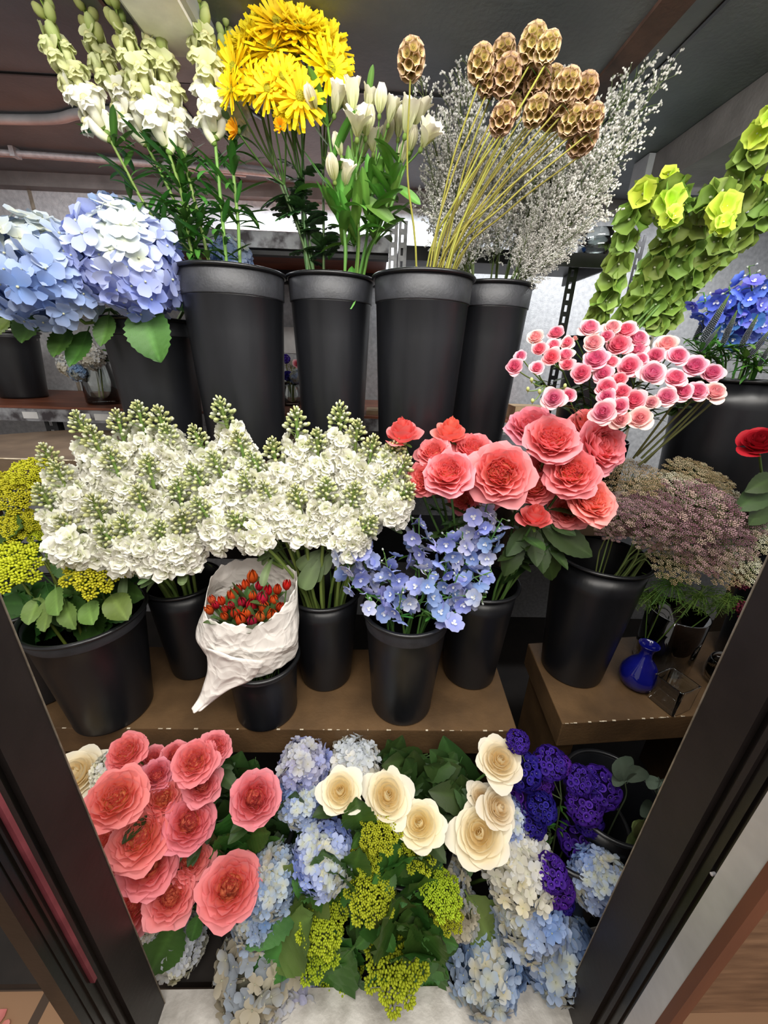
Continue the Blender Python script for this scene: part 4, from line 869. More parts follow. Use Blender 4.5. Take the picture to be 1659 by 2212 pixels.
# ================================================================ PINK SPRAY ROSES in a clear glass
gc = P(1270, 1000, 1.10); gx, gy = gc[0], 1.10
gt = thing('glass_vase', 'clear glass cylinder holding the pink spray roses', 'vase', (gx, gy, 1.10))
m = MB(); m.lathe([(.001, .0), (.082, .0), (.088, .006), (.092, .20), (.089, .20), (.084, .012), (.001, .012)], k=48, o=(gx, gy, 1.10)); rmb(gt, 'glass_body', m, M_GLASS)
sr = [(1274, 705, 20), (1201, 717, 16), (1157, 726, 17), (1165, 752, 15), (1323, 705, 17), (1352, 711, 20), (1380, 729, 20), (1196, 744, 14), (1225, 739, 13), (1243, 731, 9), (1282, 739, 20), (1336, 743, 23), (1377, 752, 18), (1191, 770, 18), (1222, 765, 16), (1225, 786, 14), (1287, 773, 25), (1111, 790, 17), (1124, 767, 12), (1160, 793, 14), (1256, 805, 20), (1302, 806, 18), (1359, 790, 23), (1339, 817, 15), (1411, 804, 24), (1416, 767, 17), (1440, 742, 22), (1465, 767, 20), (1502, 788, 22), (1460, 814, 21), (1540, 804, 20), (1546, 845, 22), (1507, 843, 20), (1476, 845, 19), (1440, 855, 20), (1310, 835, 20), (1344, 845, 17), (1310, 855, 16), (1370, 863, 23), (1339, 876, 17), (1196, 859, 22), (1227, 853, 15), (1302, 889, 24), (1341, 905, 19), (1383, 901, 23), (1408, 868, 14), (1448, 758, 15), (1322, 780, 14), (1385, 775, 15), (1310, 725, 13)]
clus = [(1180, 745), (1270, 740), (1350, 735), (1440, 765), (1150, 790), (1290, 800), (1400, 800), (1510, 800), (1530, 845), (1210, 850), (1330, 850), (1440, 855), (1350, 890), (1240, 790)]
asg = {k: [] for k in range(len(clus))}
for b in sr: asg[min(range(len(clus)), key=lambda k: (clus[k][0]-b[0])**2+(clus[k][1]-b[1])**2)].append(b)
nm = ordinals(clus, 5, 'the limonium bucket')
for i, bl in asg.items():
    if not bl: continue
    cu, cv = np.mean([b[0] for b in bl]), np.mean([b[1] for b in bl]); yb = lerp(.97, .82, (cv-700)/200)
    ctr = P(lerp(cu, 1320, .25), lerp(cv, 900, .3)+14, yb+.05); base = A(gx-.03+RR.uniform(-.03, .03), gy+RR.uniform(-.03, .03), 1.116); rp = A(gx, gy, 1.31)+unit(A(ctr[0]-gx, ctr[1]-gy, 0))*.06*RR.uniform(.6, 1)
    t = thing('spray_rose', 'pink spray rose sprig with cream-edged blooms, '+nm[i], 'flower', tuple(base), 'pink spray roses in the glass cylinder')
    stem_part(t, [base, rp, ctr], .0028, .002, '#56703a')
    for j, (u, v, r) in enumerate(bl):
        p = P(u, v, lerp(.96, .80, (v-700)/200)+RR.uniform(-.01, .02)); s = mpx(r, p)*1.0; d = unit(to_cam(p)*.9+A(0, 0, .45)+.6*unit(p-ctr)+A(RR.uniform(-.3, .3), 0, RR.uniform(-.2, .2))); q = p-d*s*.6
        br = stem_part(t, [ctr, lerp(ctr, q, .6)-d*.008, q], .0016, .0012, '#6a8a42', 'branch')
        part('bud' if r < 12 else 'bloom', ROSE_PB[0] if r < 12 else ROSE_P[RR.randrange(4)], br, p, basis(d, RR.uniform(0, 6)), s)
    for k in range(12):
        a = RR.uniform(0, 6.28); o = lerp(rp, ctr, RR.uniform(.6, 1.1)); leaf_part(t, 'rose', o, A(math.cos(a), -abs(math.sin(a))*.6, RR.uniform(-.4, .4)), RR.uniform(.025, .04))
    if i == 4:
        for (u, v) in ((1140, 845), (1148, 825), (1165, 850), (1220, 838), (1150, 870)):
            p = P(u, v, .86); stem_part(t, [ctr, lerp(ctr, p, .5)+A(0, 0, -.005), p], .0012, .001, '#7f9a45', 'branch', n=6); part('bud', SNAPB, t, p, basis(A(-.2, -.2, 1)), .009)
# bare cut stems leaning in the glass
for i, (u, v, u2, v2) in enumerate([(1385, 990, 1500, 880), (1375, 985, 1480, 880), (1392, 1000, 1520, 868), (1368, 990, 1450, 880), (1380, 1005, 1535, 872)]):
    a, b = P(u, v, .93), P(u2, v2, .87); t = thing('cut_twig', 'bare dark rose stem slanting beside the glass cylinder', 'stem', tuple(a), 'slanting bare stems beside the spray roses'); stem_part(t, [a, b, P(u2+20, v2-30, .86)], .0028, .0022, '#5d6238')
# ================================================================ ROSES
def roses(bk, items, meshes, group, noun, frm, per, leafk, stemcol='#57783a', nleaf=3, leafL=.06, petaln='bloom', fdir=None, rev=False, namek='coral_rose', rf=.7, rs=.92):
    nm = ordinals([(i[0], i[1]) for i in items], per, frm, rev=rev)
    for i, it in enumerate(items):
        u, v, r, y = it[:4]; p = P(u, v, y); kind = it[4] if len(it) > 4 else 'o'; s = mpx(r, p)*(1.2 if kind == 'b' else rs); base = inb(bk, .6); tl = it[5] if len(it) > 5 else (0, 0)
        d = unit(to_cam(p)*.9+A(0, 0, .35)+A(tl[0], 0, tl[1])+A(RR.uniform(-.18, .18), 0, RR.uniform(-.15, .15)))
        if kind == 'b': d = unit(A(RR.uniform(-.3, .3)+tl[0], -.35, 1.)); 
        neck = p-d*s*.68; rp = rimp(bk, neck, rf)
        lab = (it[6] if len(it) > 6 else noun+', '+nm[i])
        t = thing(namek, lab, 'flower', tuple(base), group)
        mid = lerp(rp, neck, .6)-d*.02+A(0, .01, 0); stem_part(t, [base, rp, mid, neck], .0036, .003, stemcol)
        ms = meshes[1] if kind == 'b' else meshes[0]
        part(petaln, ms[RR.randrange(len(ms))], t, p, basis(d, RR.uniform(0, 6)), (s*RR.uniform(.94, 1.06), s*RR.uniform(.94, 1.06), s))
        for k in range(nleaf):
            a = RR.uniform(0, 6.28); o = lerp(rp, neck, RR.uniform(.25, .85)); leaf_part(t, leafk, o, A(math.cos(a), math.sin(a)*.7-.3, RR.uniform(-.5, .3)), RR.uniform(.8, 1.2)*leafL)
coral_mid = [(870, 932, 37, .86, 'b'), (973, 930, 35, .90, 'b'), (937, 975, 34, .86, 'o', (-.3, .5)), (1022, 968, 42, .88, 'o', (0, .9)), (968, 1018, 50, .80, 'o', (-.2, .2)), (1082, 1020, 60, .80), (914, 1034, 35, .83, 'o', (-.5, 0)), (1150, 915, 48, .90, 'o', (-.1, .8)),
             (1193, 945, 52, .83, 'o', (.1, .3)), (1303, 962, 54, .84, 'o', (.5, 0)), (1278, 915, 42, .89, 'o', (.2, .6)), (1236, 1018, 52, .80, 'o', (0, .2)), (1280, 1078, 50, .79, 'o', (.4, .2)), (1155, 1048, 38, .85), (1156, 1114, 33, .80, 'b', (0, 0)), (1228, 1100, 38, .84, 'o', (0, -.3)), (1178, 1005, 32, .87), (999, 1080, 30, .88, 'o', (0, -.6)), (1060, 1070, 28, .90)]
roses(BF, coral_mid, (ROSE_G, ROSE_GB), 'coral garden roses on the wooden shelf', 'coral garden rose above the shelf', 'the white stock', 5, 'rose', nleaf=3, leafL=.065)
t = thing('rose_leaf_sprig', 'sprig of broad dark rose leaves hanging below the coral roses', 'leaf sprig', tuple(inb(BF)), None); q = P(1170, 1130, .86); stem_part(t, [np.array(t.location), rimp(BF, q, .8), q], .003, .002, '#57783a')
for (u, v, uu, vv, L) in ((1170, 1135, 1290, 1200, 1), (1165, 1140, 1215, 1265, 1), (1150, 1140, 1160, 1225, 1), (1140, 1140, 1100, 1200, 1), (1120, 1160, 1095, 1250, 1), (1190, 1130, 1245, 1150, 1), (1165, 1160, 1178, 1240, 1)):
    a, b = P(u, v, .85), P(uu, vv, .80); leaf_part(t, 'rose', a, b-a, np.linalg.norm(b-a), up=A(0, -.8, .6))
coral_low = [(272, 1622, 40, .60, 'o', (-.3, .7)), (330, 1640, 30, .62, 'o', (0, .6)), (378, 1632, 30, .63, 'o', (0, .3)), (420, 1643, 43, .58, 'o', (0, .5)), (467, 1612, 33, .62, 'o', (.3, .4)), (250, 1722, 62, .50, 'o', (-.1, .3)), (338, 1672, 34, .58, 'o', (.1, .5)), (352, 1722, 42, .55), (437, 1693, 40, .57, 'o', (.3, .2)),
             (409, 1775, 50, .52, 'o', (.15, .1)), (300, 1805, 60, .49, 'o', (-.2, .1)), (322, 1866, 58, .475, 'o', (0, 0)), (415, 1852, 46, .51, 'o', (.5, -.1)), (370, 1932, 54, .455, 'o', (.1, -.1)), (222, 1812, 32, .53, 'o', (-.4, 0)), (232, 1872, 32, .52, 'o', (-.3, 0)), (285, 1960, 48, .47, 'o', (-.4, -.1)),
             (497, 1915, 62, .455, 'o', (.1, 0)), (552, 1722, 56, .53, 'o', (.1, .1))]
roses(BR, coral_low, (ROSE_G, ROSE_GB), 'coral garden roses in the lowest tier', 'coral rose low in the cooler', 'the scuffed jamb', 5, 'rose', nleaf=5, leafL=.06, rs=.82)
white_r = [(735, 1708, 46, .56), (838, 1718, 52, .57, 'o', (0, 0)), (906, 1778, 50, .53), (1080, 1642, 48, .60, 'o', (.2, .2)), (1036, 1800, 60, .51), (1078, 1745, 40, .54, 'o', (.5, 0)), (1042, 1722, 30, .57, 'o', (.1, .8))]
wl = ['cream rose beside the pale blue hydrangea, first of the low row', 'cream rose in the middle of the low row, above lime viburnum', 'cream rose overlapping the one above the lime viburnum', 'cream rose touching the topmost purple statice', 'largest cream rose, above the white hydrangea', 'cream rose tucked behind the largest one, facing the statice', 'small cream rose peeking over the largest one']
roses(BW, [w+(('o', (0, 0)) if len(w) < 5 else ())+(wl[i],) for i, w in enumerate(white_r)], (ROSE_W, ROSE_W), 'cream roses in the lowest tier', 'cream rose', 'the coral roses', 7, 'rose', nleaf=7, leafL=.075, namek='cream_rose')
roses(BR, [(162, 1672, 42, .62, 'b', (-.2, 0), 'lone cream rose against the scuffed jamb, under the shelf end')], (ROSE_W, ROSE_W), None, 'x', 'x', 4, 'rose', nleaf=3, namek='cream_rose')
roses(BZ, [(1642, 952, 42, .84, 'o', (-.3, .5), 'dark red rose head at the edge beyond the pink spray roses')], ([ROSE_R], [ROSE_R]), None, 'x', 'x', 4, 'rose', nleaf=2, namek='red_rose')
# greenery sprigs
def sprig(bk, label, leaves, kind, ctr, group=None, col='#4f6f38', up=A(0, -.8, .6), sx=1., name='leaf_sprig'):
    base = inb(bk, .5); t = thing(name, label, 'leaf sprig', tuple(base), group); stem_part(t, [base, rimp(bk, ctr, .6), ctr], .003, .002, col)
    for (a, b) in leaves: leaf_part(t, kind, a, b-a, np.linalg.norm(b-a), up=up+A(RR.uniform(-.3, .3), 0, RR.uniform(-.3, .3)), sx=sx)
    return t
def fan(u, v, y, R_, n, jit=20, a0=0, a1=6.28):
    out = []
    for k in range(n):
        a = lerp(a0, a1, (k+RR.random()*.6)/n); c = P(u+RR.uniform(-jit, jit), v+RR.uniform(-jit, jit), y+RR.uniform(0, .03)); e = P(u+R_*math.cos(a)*RR.uniform(.8, 1.2), v+R_*math.sin(a)*RR.uniform(.8, 1.2), y-RR.uniform(0, .04)); out.append((c, e))
    return out
for (u, v, y, R_, n, lab) in [(505, 1775, .60, 48, 20, 'dark rose foliage between the low coral roses, beside the single upper one'), (505, 1690, .64, 48, 18, 'dark rose foliage directly under the shelf near the coral roses'), (440, 1870, .53, 60, 8, 'dark leaves under the large separate coral rose')]:
    sprig(BR, lab, fan(u, v, y, R_, n, 50), 'rose', P(u, v, y+.02))
for (u, v, y, R_, n, lab) in [(870, 1680, .66, 46, 26, 'dark green leaves under the shelf above the middle cream rose'), (955, 1690, .65, 46, 26, 'dark green leaves between the middle and top cream roses'), (985, 1750, .60, 45, 14, 'green leaves between the two lower pairs of cream roses'), (620, 1790, .58, 60, 7, 'broad leaves between the coral rose and pale blue hydrangea')]:
    sprig(BW, lab, fan(u, v, y, R_, n, 58), 'rose', P(u, v, y+.02))
t = thing('rose_leaf_sprig', 'dark green rose leaves at the edge under the dark red rose', 'leaf sprig', tuple(inb(BZ)), None); q = P(1665, 1080, .86); stem_part(t, [np.array(t.location), rimp(BZ, q, .8), q], .003, .002, '#57783a')
for (u, v, uu, vv) in ((1665, 1050, 1612, 1090), (1665, 1080, 1625, 1125), (1660, 1100, 1640, 1140), (1670, 1030, 1640, 1050)):
    a, b = P(u, v, .86), P(uu, vv, .82); leaf_part(t, 'rose', a, b-a, np.linalg.norm(b-a)*1.2, up=A(0, -.8, .6))
for (u, v, y, R_, n, lab) in [(60, 1330, .80, 70, 9, 'green viburnum leaves spilling over the wide bucket rim beside the jamb'), (190, 1310, .80, 75, 12, 'viburnum leaves covering the wide bucket beneath the darker lime head'), (20, 1180, .86, 60, 8, 'green viburnum leaves between the two lime heads at the frame edge')]:
    sprig(BA, lab, fan(u, v, y, R_, n, 45), 'hyd', P(u, v, y+.03))
for (u, v, y, R_, n, lab) in [(850, 1990, .49, 95, 13, 'broad green viburnum leaves in the middle of the lowest bunch'), (700, 2120, .46, 80, 9, 'green leaves low beside the lilac hydrangea at the sill'), (880, 1880, .52, 60, 8, 'narrow upright green leaves below the third cream rose'), (520, 1830, .55, 60, 8, 'dark leaves filling the gap above the large separate coral rose')]:
    sprig(BW, lab, fan(u, v, y, R_, n, 40), 'hyd', P(u, v, y+.03))
for (u, v, y, R_, n, k_, lab) in [(600, 2005, .47, 75, 8, 'hydl', 'broad pale green leaves over the lilac hydrangea near the sill'), (925, 2060, .455, 70, 10, 'hyd', 'pointed green leaves at the sill beside the large hanging hydrangea'), (720, 1915, .49, 65, 8, 'hyd', 'green leaves between round blue hydrangea and the lime heads'), (905, 1975, .485, 60, 9, 'hydl', 'lighter green leaves beside the upright lime viburnum head')]:
    sprig(BW, lab, fan(u, v, y, R_, n, 35), k_, P(u, v, y+.03))
sprig(BA, 'curly viburnum leaves hanging over the front of the wide bucket', [(P(110, 1290, .76), P(95, 1365, .70)), (P(85, 1290, .77), P(60, 1350, .71)), (P(140, 1300, .75), P(150, 1360, .70)), (P(240, 1285, .77), P(275, 1340, .71)), (P(190, 1300, .76), P(200, 1350, .70)), (P(120, 1270, .77), P(125, 1330, .71))], 'hydl', P(150, 1290, .79))
# ================================================================ PALE BLUE DELPHINIUM
td = [(740, 1180, .76, 770, 1270, 12), (775, 1165, .80, 800, 1260, 12), (880, 1085, .86, 900, 1180, 5), (905, 1120, .84, 905, 1230, 11), (1055, 1080, .82, 1020, 1185, 15), (1085, 1120, .80, 1030, 1215, 14), (965, 1150, .80, 960, 1240, 12), (1062, 1235, .76, 985, 1265, 10),
      (1050, 1290, .74, 970, 1290, 10), (830, 1195, .78, 850, 1290, 13), (930, 1230, .75, 905, 1310, 11), (870, 1270, .73, 860, 1330, 9), (990, 1240, .75, 960, 1315, 10), (790, 1290, .75, 830, 1320, 7), (985, 1322, .73, 940, 1330, 6), (1000, 1150, .83, 985, 1230, 11)]
racemes(BE, td, DEL_P, 'pale blue delphinium, ', 'pale blue delphinium in the bucket on the shelf', ordinals([(a[0], a[1]) for a in td], 6, 'the tulip paper'), .0225, .8, zone=.5)
# ================================================================ WHITE STOCK
stA = [(300, 888, 330, 1010), (170, 908, 235, 1040), (255, 905, 290, 1030), (100, 978, 170, 1095), (360, 932, 385, 1040), (200, 940, 260, 1075), (240, 985, 290, 1110), (125, 1015, 190, 1130), (320, 1000, 350, 1120), (92, 1065, 165, 1165), (205, 1088, 255, 1180), (300, 1065, 335, 1175), (140, 1130, 215, 1205), (270, 1130, 325, 1215), (100, 1200, 170, 1180), (395, 1120, 400, 1205), (385, 1050, 400, 1150), (225, 1150, 285, 1205), (345, 1140, 370, 1215), (345, 900, 370, 1000)]
stB = [(478, 880, 520, 1000), (422, 935, 470, 1030), (515, 948, 555, 1060), (640, 903, 650, 1035), (735, 892, 735, 1010), (590, 965, 610, 1080), (685, 945, 690, 1060), (772, 925, 760, 1050), (805, 960, 780, 1080), (845, 975, 800, 1085), (420, 1022, 480, 1110), (462, 992, 520, 1100), (530, 1035, 600, 1130), (572, 1055, 625, 1140), (640, 1065, 660, 1155), (705, 1050, 700, 1145), (765, 1060, 745, 1155), (835, 1035, 790, 1120), (872, 1005, 825, 1090), (880, 1060, 840, 1100), (430, 1090, 490, 1160), (505, 1120, 560, 1165), (800, 1130, 750, 1175), (860, 960, 830, 1030), (545, 990, 590, 1070)]
STKBUD = budmesh('#98a970', '#e9ecc4')
def stocks(bk, its, yb, frm, where, rev=False):
    nm = ordinals([(i[0], i[1]) for i in its], 5, frm, rev=rev)
    for i, (u, v, u2, v2) in enumerate(its):
        yt = lerp(.90, .75, min(1, max(0, (v-880)/300))); p = P(u, v, yt); q = P(u2, v2, yt+.02); base = inb(bk, .5); rp = rimp(bk, q, .6)
        t = thing('white_stock', 'white stock '+where+', '+nm[i], 'flower', tuple(base), 'white stock, '+where)
        stem_part(t, [base, rp, q, p], .005, .0036, '#86a050'); ax = unit(p-q)
        s = .0245*RR.uniform(.9, 1.1)
        if v < 1180: part('bud_cluster', STKB[i % 3], t, p, basis(unit(ax+to_cam(p)*.35), RR.uniform(0, 6)), .034*RR.uniform(.85, 1.15))
        for k in range(7):                                     # single buds on short stalks below the tip
            o = lerp(p, q, .12+.045*k); B = basis(ax, k*2.4+i); o2 = B[:, 0]; e = o+unit(o2+ax*.6)*(.012+.0022*k); br = stem_part(t, [o, e], .0011, .0009, '#86a050', 'bud_stalk', 4, n=4); part('bud', STKBUD, br, e, basis(unit(o2+ax*.8)), .0075+.0005*k)
        L = np.linalg.norm(p-q); n = int(7+L/.007)
        for k in range(n):
            f = .36+.71*k/(n-1); o = lerp(p, q, f); B = basis(ax, k*2.4+i); out = B[:, 0]
            out = unit(out+to_cam(o)*.35); e = o+out*lerp(.014, .036, min(1, f*1.1)); 
            part('floret', STK[RR.randrange(4)], t, e, basis(unit(out+ax*.2+A(*[RR.uniform(-.35, .35) for _ in range(3)])), RR.uniform(0, 6)), s*lerp(.62, 1.0, min(1, f*1.3))*RR.uniform(.85, 1.12))
        if i % 3 == 0:
            for k in range(3): a = RR.uniform(0, 6.28); leaf_part(t, 'stock', lerp(rp, q, RR.uniform(.6, 1)), A(math.cos(a), math.sin(a), 0), .08)
stocks(BB, stA, 1260, 'the lime viburnum', 'by the jamb', False)
stocks(BD, stB, 1250, 'the blue hydrangea', 'above tulips', False)
sprig(BD, 'long grey-green stock leaves drooping beside the tulip paper', [(P(700, 1185, .86), P(645, 1228, .80)), (P(705, 1195, .86), P(668, 1250, .80)), (P(695, 1190, .85), P(652, 1275, .80)), (P(725, 1185, .86), P(690, 1240, .82))], 'stock', P(705, 1180, .88), sx=1.7)
# ================================================================ HYDRANGEAS
YK = 1.12
def hyd(bk, u, v, r, y, kind, label, sx=1., sz=1., tilt=(0, 0), leaves=(), lk='hyd', group=None, k=None, ground=None):
    p = P(u, v, y); s = mpx(r, p)*1.03; base = inb(bk, .5) if bk else np.array(ground, float)
    d = unit(to_cam(p)*.5+A(tilt[0], 0, .7+tilt[1])); t = thing('hydrangea', label, 'flower', tuple(base), group)
    rp = rimp(bk, p, .6) if bk else lerp(base, p, .4); stem_part(t, [base, rp, p-d*s*.9, p], .005, .004, '#7d9a4d')
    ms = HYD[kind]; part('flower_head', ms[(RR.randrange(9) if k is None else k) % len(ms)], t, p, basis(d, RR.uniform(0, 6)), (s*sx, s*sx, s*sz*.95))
    for (a, b, ya, yb_, *w) in leaves: pa, pb = P(*a, ya), P(*b, yb_); leaf_part(t, lk, pa, pb-pa, np.linalg.norm(pb-pa), up=A(0, -1, .5), sx=w[0] if w else 1.)
hyd(BH, 97, 598, 112, .87, 'big', 'large vivid blue hydrangea head nearest the frame edge', 1., 1., (-.5, .0), [((75, 665), (58, 750), .88, .84, 1.2), ((145, 705), (125, 780), .9, .86), ((190, 715), (160, 800), .92, .88, .9)])
hyd(BH, 280, 572, 108, .90, 'big', 'large blue and cream hydrangea head against the snapdragon bucket', 1., 1., (.3, .1), [((310, 665), (325, 768), .90, .84, 1.3), ((235, 680), (225, 755), .90, .87), ((370, 640), (440, 665), .95, .93), ((118, 520), (160, 580), .88, .9)], k=1)
hyd(BH, 255, 490, 55, 1.06, 'big', 'small blue hydrangea head rising behind the two large ones', 1., 1., (0, .3), [((228, 470), (228, 420), 1.05, 1.03, .8), ((120, 500), (105, 465), .98, .99, .7)])
hyd(BH, 500, 560, 42, 1.10, 'big', 'blue hydrangea mostly hidden behind the snapdragon bucket rim', 1., 1., (.3, .2))
sprig(BH, 'pale green leaves jutting past the outer blue hydrangea', [(P(30, 650, .95), P(-20, 640, .93)), (P(20, 690, 1.0), P(-30, 740, .97)), (P(30, 660, .99), P(0, 610, .99))], 'hydl', P(60, 680, 1.0))
YK = 1.
low = [(655, 1655, 52, .64, 'lilac', 'faded lilac hydrangea directly under the shelf'), (765, 1655, 55, .66, 'cream', 'cream hydrangea under the shelf behind the first cream rose'), (655, 1722, 55, .60, 'blue', 'pale blue hydrangea between the upper coral rose and first cream rose'),
       (700, 1850, 64, .51, 'blue', 'round blue and cream hydrangea in the middle of the lowest tier'), (590, 1900, 62, .50, 'blue', 'blue hydrangea beside the large separate coral rose'), (560, 1975, 55, .48, 'blue', 'hydrangea half hidden under the broad viburnum leaves'),
       (1045, 2075, 82, .455, 'blue', 'large blue-grey hydrangea hanging over the metal sill'), (1120, 1868, 72, .52, 'cream', 'white hydrangea beneath the largest cream rose'), (1140, 1960, 80, .49, 'blue', 'large pale blue hydrangea below the white one'), (1195, 2040, 78, .475, 'blue', 'blue hydrangea against the plain jamb, low down'),
       (1293, 1900, 56, .50, 'blue', 'small pale hydrangea in front of the statice bucket rim'), (965, 1895, 46, .54, 'faded', 'fading cream hydrangea beside the viburnum'), (985, 1965, 48, .50, 'faded', 'fading cream hydrangea partly under a broad leaf'), (1085, 1765, 46, .58, 'blue', 'hydrangea sliver between the cream roses and statice'),
       (560, 2080, 82, .455, 'faded', 'wilting grey-cream hydrangea near the sill'), (625, 2135, 78, .445, 'lilac', 'lilac blue hydrangea under the big viburnum leaf'), (590, 2200, 70, .435, 'lilac', 'lowest lilac hydrangea touching the sill'), (388, 2040, 50, .50, 'cream', 'drying cream hydrangea below the low coral roses'), (235, 1665, 34, .62, 'cream', 'small white hydrangea behind the upper coral roses'), (325, 1990, 30, .50, 'cream', 'sliver of white hydrangea against the scuffed jamb')]
for i, (u, v, r, y, kd, lab) in enumerate(low):
    lv = []
    if i == 6: lv = [((1110, 2070), (1120, 1995), .52, .50, 1.)]
    if i == 8: lv = [((1010, 1935), (1065, 2040), .50, .455, 1.25)]
    if i == 17: lv = [((385, 1985), (330, 2090), .50, .455, 1.25), ((430, 1975), (410, 2040), .50, .47, .9)]
    hyd(None, u, v, r, y, kd, lab, RR.uniform(.95, 1.05), RR.uniform(.95, 1.2) if i not in (6,) else 1.15, (RR.uniform(-.3, .3), RR.uniform(-.5, .2)), lv, 'hydl' if i == 8 else 'hyd', ground=(P(u, v, y)[0]*.8, min(.72, y+.12), .03))
# ================================================================ LIME VIBURNUM
def vib(bk, its, meshes, lk, gr, labs, lsets, y0=None):
    for i, (u, v, r, y, tx) in enumerate(its):
        p = P(u, v, y); s = mpx(r, p)*1.2; base = inb(bk, .5) if bk else A(p[0]*.8+.02, .62, .03); d = unit(to_cam(p)*.7+A(tx, 0, .6)); t = thing('viburnum', labs[i], 'flower', tuple(base), gr)
        rp = rimp(bk, p, .7) if bk else lerp(base, p, .5); stem_part(t, [base, rp, p-d*s*.5], .004, .003, '#7d8f3a'); part('flower_cluster', meshes[i % len(meshes)], t, p, basis(d, RR.uniform(0, 6)), s)
        for (a, b, ya, yb_) in lsets.get(i, []): pa, pb = P(*a, ya), P(*b, yb_); leaf_part(t, lk, pa, pb-pa, np.linalg.norm(pb-pa)*1.05, up=A(0, -1, .6))
vib(BA, [(72, 1030, 36, .93, -.2), (40, 1080, 44, .90, -.3), (50, 1142, 38, .86, -.3), (30, 1238, 60, .78, -.3), (205, 1238, 58, .79, .1), (12, 1050, 30, .96, -.3), (85, 1150, 30, .87, 0)], VIBY, 'hyd', 'lime viburnum by the scuffed jamb',
    ['lime viburnum head furthest up, touching the brown step', 'lime viburnum head just below the topmost one', 'middle lime viburnum head beside the stock', 'big lime viburnum head low beside the scuffed jamb', 'darker lime viburnum head beneath the white stock', 'lime viburnum head cut by the frame edge', 'small lime viburnum head squeezed against the stock'],
    {0: [((20, 1110), (0, 1090), .9, .88)], 2: [((90, 1170), (60, 1200), .86, .84), ((20, 1140), (-20, 1180), .86, .84)], 3: [((100, 1265), (115, 1345), .82, .76), ((90, 1270), (60, 1335), .82, .77), ((120, 1200), (150, 1250), .84, .8), ((60, 1290), (20, 1310), .84, .8)],
     4: [((140, 1300), (190, 1330), .80, .76), ((215, 1290), (275, 1335), .82, .77), ((240, 1270), (300, 1290), .84, .80), ((150, 1290), (165, 1335), .82, .77), ((240, 1230), (310, 1240), .88, .86), ((110, 1290), (150, 1350), .80, .75), ((270, 1260), (320, 1230), .88, .87)]})
lv = [((640, 1945), (540, 2030), .48, .44), ((650, 1990), (565, 2100), .47, .43), ((620, 1930), (665, 1985), .49, .46), ((700, 1960), (655, 1900), .49, .47)]
vl = [(700, 1995, 50, .455, -.1), (690, 2050, 48, .45, -.2), (800, 1930, 50, .47, 0), (820, 1795, 42, .53, .1), (898, 1838, 40, .52, .3), (850, 2085, 62, .44, .1), (735, 2130, 48, .44, -.1), (948, 1935, 42, .48, .4), (960, 1975, 34, .47, .4), (790, 1850, 32, .51, 0), (760, 2185, 36, .435, 0), (880, 2130, 40, .435, .2)]
leaf_l = {0: lv, 2: [((760, 1890), (775, 1850), .49, .47), ((750, 1920), (770, 1870), .5, .48), ((840, 1900), (850, 1860), .5, .48)], 4: [((880, 1900), (870, 1960), .5, .46), ((900, 1880), (930, 1950), .5, .47), ((850, 1890), (885, 1950), .5, .47)],
          5: [((900, 2030), (970, 2110), .46, .42), ((900, 2000), (985, 2050), .47, .43), ((850, 2010), (900, 1970), .47, .45), ((820, 2000), (850, 2060), .46, .43), ((910, 2060), (930, 2140), .45, .42), ((880, 1990), (950, 2010), .47, .44), ((800, 2010), (770, 2060), .46, .43)],
          6: [((760, 2050), (650, 2170), .45, .42), ((760, 2080), (700, 2190), .44, .42), ((780, 2120), (830, 2200), .44, .42), ((800, 2100), (880, 2170), .44, .42), ((700, 2110), (665, 2060), .45, .43)], 7: [((930, 1960), (960, 2030), .48, .45), ((900, 1960), (860, 2010), .48, .45)],
          3: [((780, 1790), (770, 1740), .54, .52), ((780, 1800), (755, 1830), .53, .5), ((830, 1850), (900, 1870), .52, .49)], 8: [((700, 1920), (640, 1930), .48, .45), ((830, 1870), (800, 1905), .5, .47)], 10: [((780, 2150), (760, 2215), .43, .42), ((880, 2150), (930, 2190), .43, .42)], 1: [((720, 2090), (660, 2100), .45, .43)], 9: [((745, 1880), (690, 1935), .5, .47), ((850, 1880), (830, 1935), .49, .46)]}
vib(None, vl, VIB, 'hyd', 'lime viburnum in the lowest tier', ['lime viburnum head beside the biggest leaf, upper of two', 'lime viburnum head beside the biggest leaf, lower of two', 'lime viburnum head right below the round blue hydrangea level, centre of the bunch', 'lime viburnum head under the middle cream rose', 'lime viburnum head tucked under the third cream rose',
    'broad lime viburnum head near the sill amid pointed leaves', 'lime viburnum head low beside the lilac hydrangea', 'upright lime viburnum head against the fading cream hydrangea', 'small lime viburnum head below the upright one', 'small lime viburnum head between hydrangea and cream roses', 'lowest lime viburnum head hanging over the sill', 'lime viburnum head tucked below the broad one'], leaf_l)
